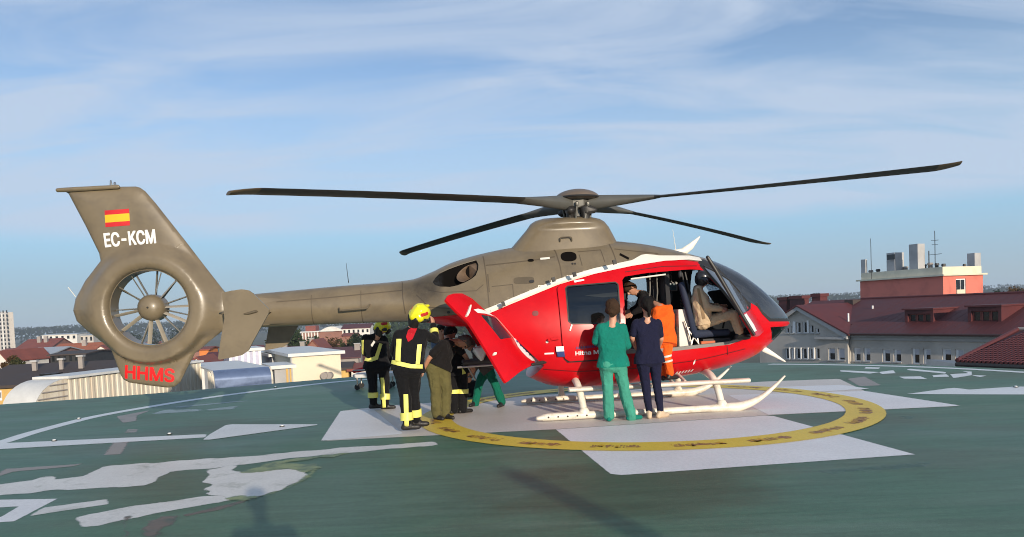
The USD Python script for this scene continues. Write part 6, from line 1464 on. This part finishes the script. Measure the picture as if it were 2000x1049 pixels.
# 1 woman in teal scrubs, back to the camera
Y0 = G(1205, 822)[1]
J = joints(Y0, head=(1197, 605), neck=(1197, 626), shL=(1171, 641), shR=(1217, 641), elL=(1163, 666, .03), haL=(1172, 674, .24), elR=(1226, 675, .02), haR=(1214, 684, .22), hipL=(1184, 712), hipR=(1210, 712), knL=(1187, 764, .02), knR=(1219, 764, .02), anL=(1190, 814), anR=(1233, 814))
J['toeL'] = facing(.25, .9); J['toeR'] = facing(.9, .35)
P, tg, trs = person('woman in teal scrub top and pale green trousers facing the sliding door', J, .90, facing(.25, 1, -.12), TEAL, TEALP, TEAL, hair=HAIRB, hairvol=.022, girth=1.18, legr=(.100, .083, .078), toplen=.03, seed=2, rough=.03)
# 2 woman in navy scrubs
Y0 = G(1280, 817)[1]
J = joints(Y0, head=(1263, 597), neck=(1264, 618), shL=(1243, 632), shR=(1284, 632), elL=(1235, 660, .02), haL=(1240, 676, .20), elR=(1291, 662, .04), haR=(1287, 678, .24), hipL=(1256, 702), hipR=(1279, 702), knL=(1261, 752, .02), knR=(1283, 752, .02), anL=(1268, 803), anR=(1290, 803))
J['toeL'] = facing(.15, 1); J['toeR'] = facing(.7, .6)
P, tg, trs = person('woman in short sleeved navy scrubs and beige shoes, right of the teal woman', J, .93, facing(-.1, 1, .05), NAVY, NAVY, SHOEB, hair=HAIRK, hairlong=.09, sleeve='short', girth=.98, legr=(.092, .064, .050), toplen=.05, seed=4, rough=.022)
# 3 rescuer in orange, stepping up into the cabin doorway
Y0 = HO[1] - .62
J = joints(Y0, head=(1270, 592, .42), neck=(1281, 595, .32), shL=(1281, 606, .20), shR=(1307, 602, .20), elL=(1262, 624, .40), haL=(1250, 630, .55), elR=(1311, 628, .32), haR=(1300, 634, .52), hipL=(1290, 664), hipR=(1305, 664), knL=(1289, 694, .05), knR=(1302, 697, -.04), anL=(1297, 731, .1), anR=(1309, 729, -.04))
J['toeL'] = facing(.6, .8); J['toeR'] = facing(.8, .5)
def shoes_up(P): pass
P, tg, trs = person('rescuer in bright orange suit with pale leg bands, standing on the step at the doorway', J, .82, facing(-.5, .9, -.2), ORANGE, ORANGE, SHOE, hair=HAIRK, girth=1.12, legr=(.10, .078, .066), seed=6, rough=.026)
for t0, t1 in ((.02, .13), (.32, .43)): put(P, 'leg_band', ringband(J['knR'], J['anR'], t0 - .12, t1 - .12, .075, .068), SILV, smooth=40)
put(P, 'back_pocket', patch(tg, [(1290, 603), (1304, 612), (1303, 615), (1291, 609)], Y0 - .5, Y0 + .0), SHOE, smooth=30)
# 4 crew member in dark clothes bending inside the cabin
Yc = HO[1] + .02
J = joints(Yc, head=(1231, 564, -.02), neck=(1243, 572), shL=(1256, 578, -.15), shR=(1256, 574, .18), elL=(1250, 604, -.12), haL=(1236, 612, -.12), elR=(1246, 600, .22), haR=(1233, 606, .2), hipL=(1290, 606, -.08), hipR=(1290, 604, .12), knL=(1284, 640, -.08), knR=(1284, 640, .12), anL=(1288, 680, -.08), anR=(1290, 680, .12))
P, tg, trs = person('dark haired crew member in black bending forward inside the cabin doorway', J, .86, facing(-.75, -.35, -.75), TBLACK, TBLACK, SHOE, skin=SKIND, hair=HAIRB, seed=8, toes=None)
# 5 pilot
Yp = HO[1] - .36
J = joints(Yp, head=(1373, 546), neck=(1367, 561), shL=(1364, 568, -.17), shR=(1362, 566, .17), elL=(1380, 600, -.20), haL=(1408, 604, -.14), elR=(1378, 596, .20), haR=(1404, 598, .20), hipL=(1374, 630, -.09), hipR=(1374, 630, .09), knL=(1432, 614, -.12), knR=(1428, 612, .12), anL=(1444, 650, -.12), anR=(1446, 648, .12))
J['toeL'] = facing(1, .1); J['toeR'] = facing(1, .1)
P, tg, trs = person('pilot in beige flight suit and black headset sitting in the open cockpit', J, .88, facing(1, .12, -.05), BEIGE, BEIGE, SHOE, hair=HAIRK, girth=1.5, legr=(.095, .078, .062), toplen=.02, seed=10, rough=.034)
hd = J['head']
put(P, 'flight_helmet', flesh([hull((hd + (-.012, 0, .03), .108), (hd + (.02, 0, .04), .098), (hd + (-.03, 0, -.02), .09)), hull((hd + (.01, -.10, -.01), .035), (hd + (.01, -.10, -.03), .035))], .03, it=3), mat('helmet_black', (.014, .014, .016), .3, coat=.3), smooth=True)
put(P, 'microphone', tube([hd + (.03, -.12, -.04), hd + (.10, -.08, -.07)], .007, 6), SHOE)
put(P, 'harness_strap', patch(tg, [(1361, 563), (1366, 563), (1378, 622), (1372, 624)], Yp - .6, Yp + .05, .006), mat('strap_tan', (.26, .17, .09), .8), smooth=30)
# 6 firefighter with his back to us
Y0 = G(800, 845)[1]
J = joints(Y0, head=(819, 616, .0), neck=(806, 638), shL=(778, 654, .0), shR=(828, 652, .04), elL=(769, 684, .08), haL=(776, 702, .24), elR=(850, 664, .20), haR=(846, 634, .32), hipL=(785, 721), hipR=(808, 721), knL=(791, 770, .02), knR=(808, 768, .10), anL=(795, 824, .0), anR=(812, 818, .14))
J['toeL'] = facing(.95, .25); J['toeR'] = facing(.95, .25)
P, tg, trs = person('firefighter in black kit and yellow helmet, back turned, red patch on shoulder', J, .95, facing(.55, .85, -.15), FIREB, FIREB, SHOE, girth=1.24, legr=(.108, .082, .070), helmet=True, seed=12, toplen=.03, rough=.026, group=None)
a, b = Y0 - .6, Y0 + .02
put(P, 'reflective_band', patch(tg, [(758, 701), (780, 706), (802, 711), (826, 712), (826, 720), (800, 719), (778, 714), (758, 709)], a, b), HIVIS, smooth=30)
put(P, 'reflective_band', patch(tg, [(774, 662), (784, 662), (782, 708), (772, 706)], a, b), HIVIS, smooth=30)
put(P, 'reflective_band', patch(tg, [(815, 673), (824, 672), (820, 711), (812, 711)], a, b), HIVIS, smooth=30)
put(P, 'red_panel', patch(tg, [(797, 645), (806, 638), (816, 638), (812, 648), (806, 662), (797, 668), (793, 658)], a, b), FIRER, smooth=30)
put(P, 'reflective_band', patch(trs, [(788, 770), (797, 770), (799, 838), (790, 840)], a, b), HIVIS, smooth=30)
put(P, 'reflective_band', ringband(J['knL'], J['anL'], .66, .94, .084, .084), HIVIS, smooth=40)
put(P, 'reflective_band', ringband(J['knR'], J['anR'], .62, .90, .084, .084), HIVIS, smooth=40)
put(P, 'reflective_band', ringband(J['elR'], J['haR'], .42, .66, .062, .055), HIVIS, smooth=40)
# 7 firefighter behind, bending towards the tail
Y0 = G(745, 800)[1]
J = joints(Y0, head=(746, 640, .02), neck=(739, 653, -.02), shL=(714, 660, -.05), shR=(750, 663, .12), elL=(712, 688, .08), haL=(732, 704, .28), elR=(757, 690, .2), haR=(764, 710, .36), hipL=(726, 716), hipR=(748, 716, .04), knL=(728, 752, .0), knR=(752, 752, .08), anL=(729, 786), anR=(752, 790, .03))
J['toeL'] = facing(.9, .3); J['toeR'] = facing(.95, .1)
P, tg, trs = person('firefighter in black kit and yellow helmet stooping, leftmost of the group', J, .93, facing(.75, .6, -.4), FIREB, FIREB, SHOE, girth=1.15, legr=(.105, .08, .070), helmet=True, seed=14, toplen=.02, rough=.026)
a, b = Y0 - .6, Y0 + .04
put(P, 'reflective_band', patch(tg, [(704, 664), (711, 664), (709, 697), (720, 700), (732, 696), (741, 670), (747, 672), (738, 702), (724, 707), (700, 702)], a, b), HIVIS, smooth=30)
put(P, 'reflective_band', patch(trs, [(743, 738), (750, 738), (754, 796), (747, 797)], a, b), HIVIS, smooth=30)
put(P, 'reflective_band', ringband(J['knL'], J['anL'], .42, .72, .083, .083), HIVIS, smooth=40)
put(P, 'reflective_band', ringband(J['knR'], J['anR'], .46, .76, .083, .083), HIVIS, smooth=40)
put(P, 'tool', patch(tg, [(724, 674), (730, 665), (733, 668), (727, 678)], a, b, .012), SILV, smooth=30)
# 8 man in olive trousers bending
Y0 = G(860, 820)[1]
J = joints(Y0, head=(906, 668, .18), neck=(890, 668, .14), shL=(864, 672, -.10), shR=(888, 674, .22), elL=(838, 700, -.12), haL=(827, 722, -.06), elR=(908, 694, .2), haR=(919, 712, .24), hipL=(846, 718), hipR=(864, 720, .06), knL=(851, 766, .0), knR=(872, 764, .05), anL=(853, 808), anR=(870, 806, .04))
J['toeL'] = facing(.5, -.6); J['toeR'] = facing(.6, -.5)
P, tg, trs = person('man in black shirt and olive cargo trousers bending forward with bare forearms', J, .92, facing(.9, .2, -.6), TBLACK, OLIVE, SHOE, skin=SKIND, hair=HAIRG, sleeve='short', girth=1.15, legr=(.112, .090, .078), seed=16, toplen=-.03, rough=.032)
put(P, 'cargo_pocket', patch(trs, [(846, 740), (858, 741), (857, 757), (845, 756)], Y0 - .5, Y0 + .0, .012), OLIVE, smooth=30)
# 9 third firefighter behind him
Y0 = G(893, 808)[1]
J = joints(Y0, head=(880, 650, .2), neck=(874, 660, .15), shL=(862, 672, .0), shR=(896, 676, .1), elL=(872, 698, .15), haL=(896, 712, .25), elR=(906, 700, .05), haR=(917, 720, .12), hipL=(880, 722), hipR=(900, 722, .04), knL=(886, 764), knR=(904, 764, .02), anL=(887, 800), anR=(904, 800, .02))
P, tg, trs = person('dark suited rescuer with pale trouser bands half hidden behind the olive trousers man', J, .90, facing(.8, .5, -.5), FIREB, FIREB, SHOE, skin=SKIND, hair=HAIRK, girth=1.1, legr=(.105, .082, .074), seed=18, rough=.026)
for q in 'LR': put(P, 'reflective_band', ringband(J['kn' + q], J['an' + q], -.12 if q == 'R' else -.1, .12, .086, .086), HIVIS, smooth=40)
put(P, 'reflective_band', patch(tg, [(902, 718), (910, 728), (911, 737), (903, 738)], Y0 - .6, Y0 + .2), HIVIS, smooth=30)
# 10 medic in green scrubs stooping behind the clamshell door
Y0 = G(978, 793)[1]
J = joints(Y0, head=(916, 672, .05), neck=(924, 682, .03), shL=(929, 690, -.14), shR=(930, 686, .18), elL=(930, 716, -.14), haL=(920, 736, -.1), elR=(934, 712, .2), haR=(918, 728, .22), hipL=(950, 716, -.07), hipR=(952, 714, .10), knL=(966, 748, -.08), knR=(936, 750, .14), anL=(980, 785, -.08), anR=(928, 790, .14))
J['toeL'] = facing(-.4, -.9); J['toeR'] = facing(-.5, -.8)
P, tg, trs = person('medic in dark top and green trousers stooping behind the open rear door', J, .88, facing(-.9, -.1, -.6), GREYT, GREENP, SHOE, hair=HAIRG, skin=SKIND, girth=1.1, legr=(.10, .076, .070), seed=20, rough=.028)
# 11 helper in blue shirt on the far side of the rear opening
Y0 = HO[1] + .9
J = joints(Y0, head=(862, 648, .0), neck=(862, 660), shL=(848, 668, 0), shR=(876, 670, .1), elL=(854, 700), haL=(866, 720, -.1), elR=(890, 700), haR=(884, 720, -.1), hipL=(862, 724), hipR=(878, 724), knL=(862, 758), knR=(878, 758), anL=(862, 790), anR=(878, 790))
J['toeL'] = facing(.2, -1); J['toeR'] = facing(.3, -1)
P, tg, trs = person('dark haired helper in blue shirt mostly hidden behind the group at the tail', J, .86, facing(.4, -.8, -.4), BLUESH, GREENP, SHOE, hair=HAIRK, seed=22)
# onlooker just right of the camera, whose shadow falls across the deck
b = np.array([.40, .02, 0])
K = lambda x, y, z: b + np.array([x, y, z])
J = dict(head=K(0, .0, 1.46), neck=K(0, -.02, 1.31), shL=K(-.17, -.02, 1.24), shR=K(.17, -.02, 1.24), elL=K(-.22, -.03, .98), haL=K(-.2, .03, .78), elR=K(.22, -.03, .98), haR=K(.2, .03, .78), hipL=K(-.09, -.02, .80), hipR=K(.09, -.02, .80), knL=K(-.09, 0, .44), knR=K(.09, 0, .44), anL=K(-.09, -.02, .09), anR=K(.09, -.02, .09))
for k_ in list(J): J[k_] = J[k_] - np.array([0, .34, 0])
person('onlooker in dark clothes standing beside the camera', J, .93, facing(0, 1, 0), TBLACK, NAVY, SHOE, hair=HAIRB, seed=24)

# ------------------------------------------------------------------ gear round the tail
bp = at(921, 776, G(921, 776)[1]); Yb = bp[1]
bag = thing('equipment_bag', 'black equipment bag lying on the deck behind the group at the tail', 'bag', [*bp[:2], 0])
c0, c1 = at(906, 772, Yb + .05), at(935, 774, Yb); c0[2] = c1[2] = .0
bm = flesh([hull(*[((np.array([p[0], p[1] + dy, z])), .035) for p in (c0, c1) for dy in (0, .22) for z in (.04, .26)])], .04, .02, 5, it=4)
put(bag, 'bag_body', bm, FIREB, smooth=True)
put(bag, 'bag_handle', tube(smooth_path([[c0[0] + .05, c0[1] + .1, .28], [c0[0] + .08, c0[1] + .1, .36], [c1[0] - .08, c1[1] + .1, .36], [c1[0] - .05, c1[1] + .1, .28]], 4), .012, 6), SHOE)
# stretcher being loaded at the rear
s0 = L3(905, 700, .15); s1 = L3(985, 690, .05)
st = thing('stretcher', 'stretcher with white sheet and brown blanket at the open rear of the helicopter', 'stretcher', [*(HM[:, :3] @ s0 + HM[:, 3])[:2], 0])
zz = L3(950, 712, .1)[2]
for o in (-.22, .26): put(st, 'rail', W(tube([[s0[0] - .1, o, zz], [s1[0] + .3, o, zz + .03]], .016, 8)), STEEL)
put(st, 'mattress', W(hull(([s0[0], -.16, zz + .05], (.03, .06, .04)), ([s0[0], .20, zz + .05], (.03, .06, .04)), ([s1[0] + .25, -.16, zz + .08], (.03, .06, .04)), ([s1[0] + .25, .20, zz + .08], (.03, .06, .04)))), GREYT, smooth=40)
put(st, 'blanket', W(flesh([hull((L3(940, 705, -.16), .07), (L3(975, 712, -.16), .07), (L3(940, 705, .2), .07), (L3(975, 712, .2), .07))], .04, .03, 3, it=3)), GREYT, smooth=True)
put(st, 'sheet', W(flesh([hull((L3(929, 684, -.22), .035), (L3(948, 680, -.22), .035), (L3(940, 702, -.26), .03), (L3(929, 684, .12), .05), (L3(948, 680, .12), .05))], .03, .03, 4, it=3)), WHITE, smooth=True)
for x in (.05, .55):
    for o in (-.2, .24): put(st, 'strut', W(tube([[s0[0] + x, o, zz], [s0[0] + x + .1, o, zz - .2]], .012, 6)), STEEL)
# wheeled trolley at far left of the group
Yg = G(712, 762)[1]
tr_ = thing('trolley', 'grey wheeled hospital trolley with a red strap behind the left firefighter', 'trolley', [*G(712, 762)[:2], 0])
pz = at(700, 735, Yg)
put(tr_, 'bed', box(pz + (.30, .3, 0), (.85, .55, .07)), mat('trolley_sheet', (.55, .55, .54), .7), smooth=False)
for x in (-.05, .62):
    for y in (.08, .5):
        q = pz + (x, y, 0); put(tr_, 'leg', tube([q, q * (1, 1, 0) + (0, 0, .10)], .02, 8), STEEL)
        w_ = trimesh.creation.cylinder(.06, .03, sections=16); w_.apply_transform(trimesh.transformations.rotation_matrix(math.pi / 2, (1, 0, 0))); w_.apply_translation(q * (1, 1, 0) + (0, 0, .06)); put(tr_, 'wheel', w_, SHOE, smooth=40)
put(tr_, 'rail', tube([pz + (-.12, .05, .12), pz + (.7, .05, .12)], .015, 8), STEEL)
put(tr_, 'red_strap', hull((pz + (-.10, .1, .10), .04), (pz + (.06, .3, .12), .05)), FIRER, smooth=40)
# mast behind the camera whose thin shadow crosses the deck
wm = thing('windsock_mast', 'slim mast with folded windsock at the rear deck edge, behind the camera', 'mast', [5.7, -7.5, 0])
put(wm, 'pole', tube([[5.7, -7.5, 0], [5.7, -7.5, 3.3]], .07, 12), WHITE)
put(wm, 'windsock', tube(smooth_path([[5.7, -7.5, 3.25], [5.72, -7.4, 2.9], [5.74, -7.42, 2.3]], 4), np.linspace(.12, .07, 9), 12), ORANGE)
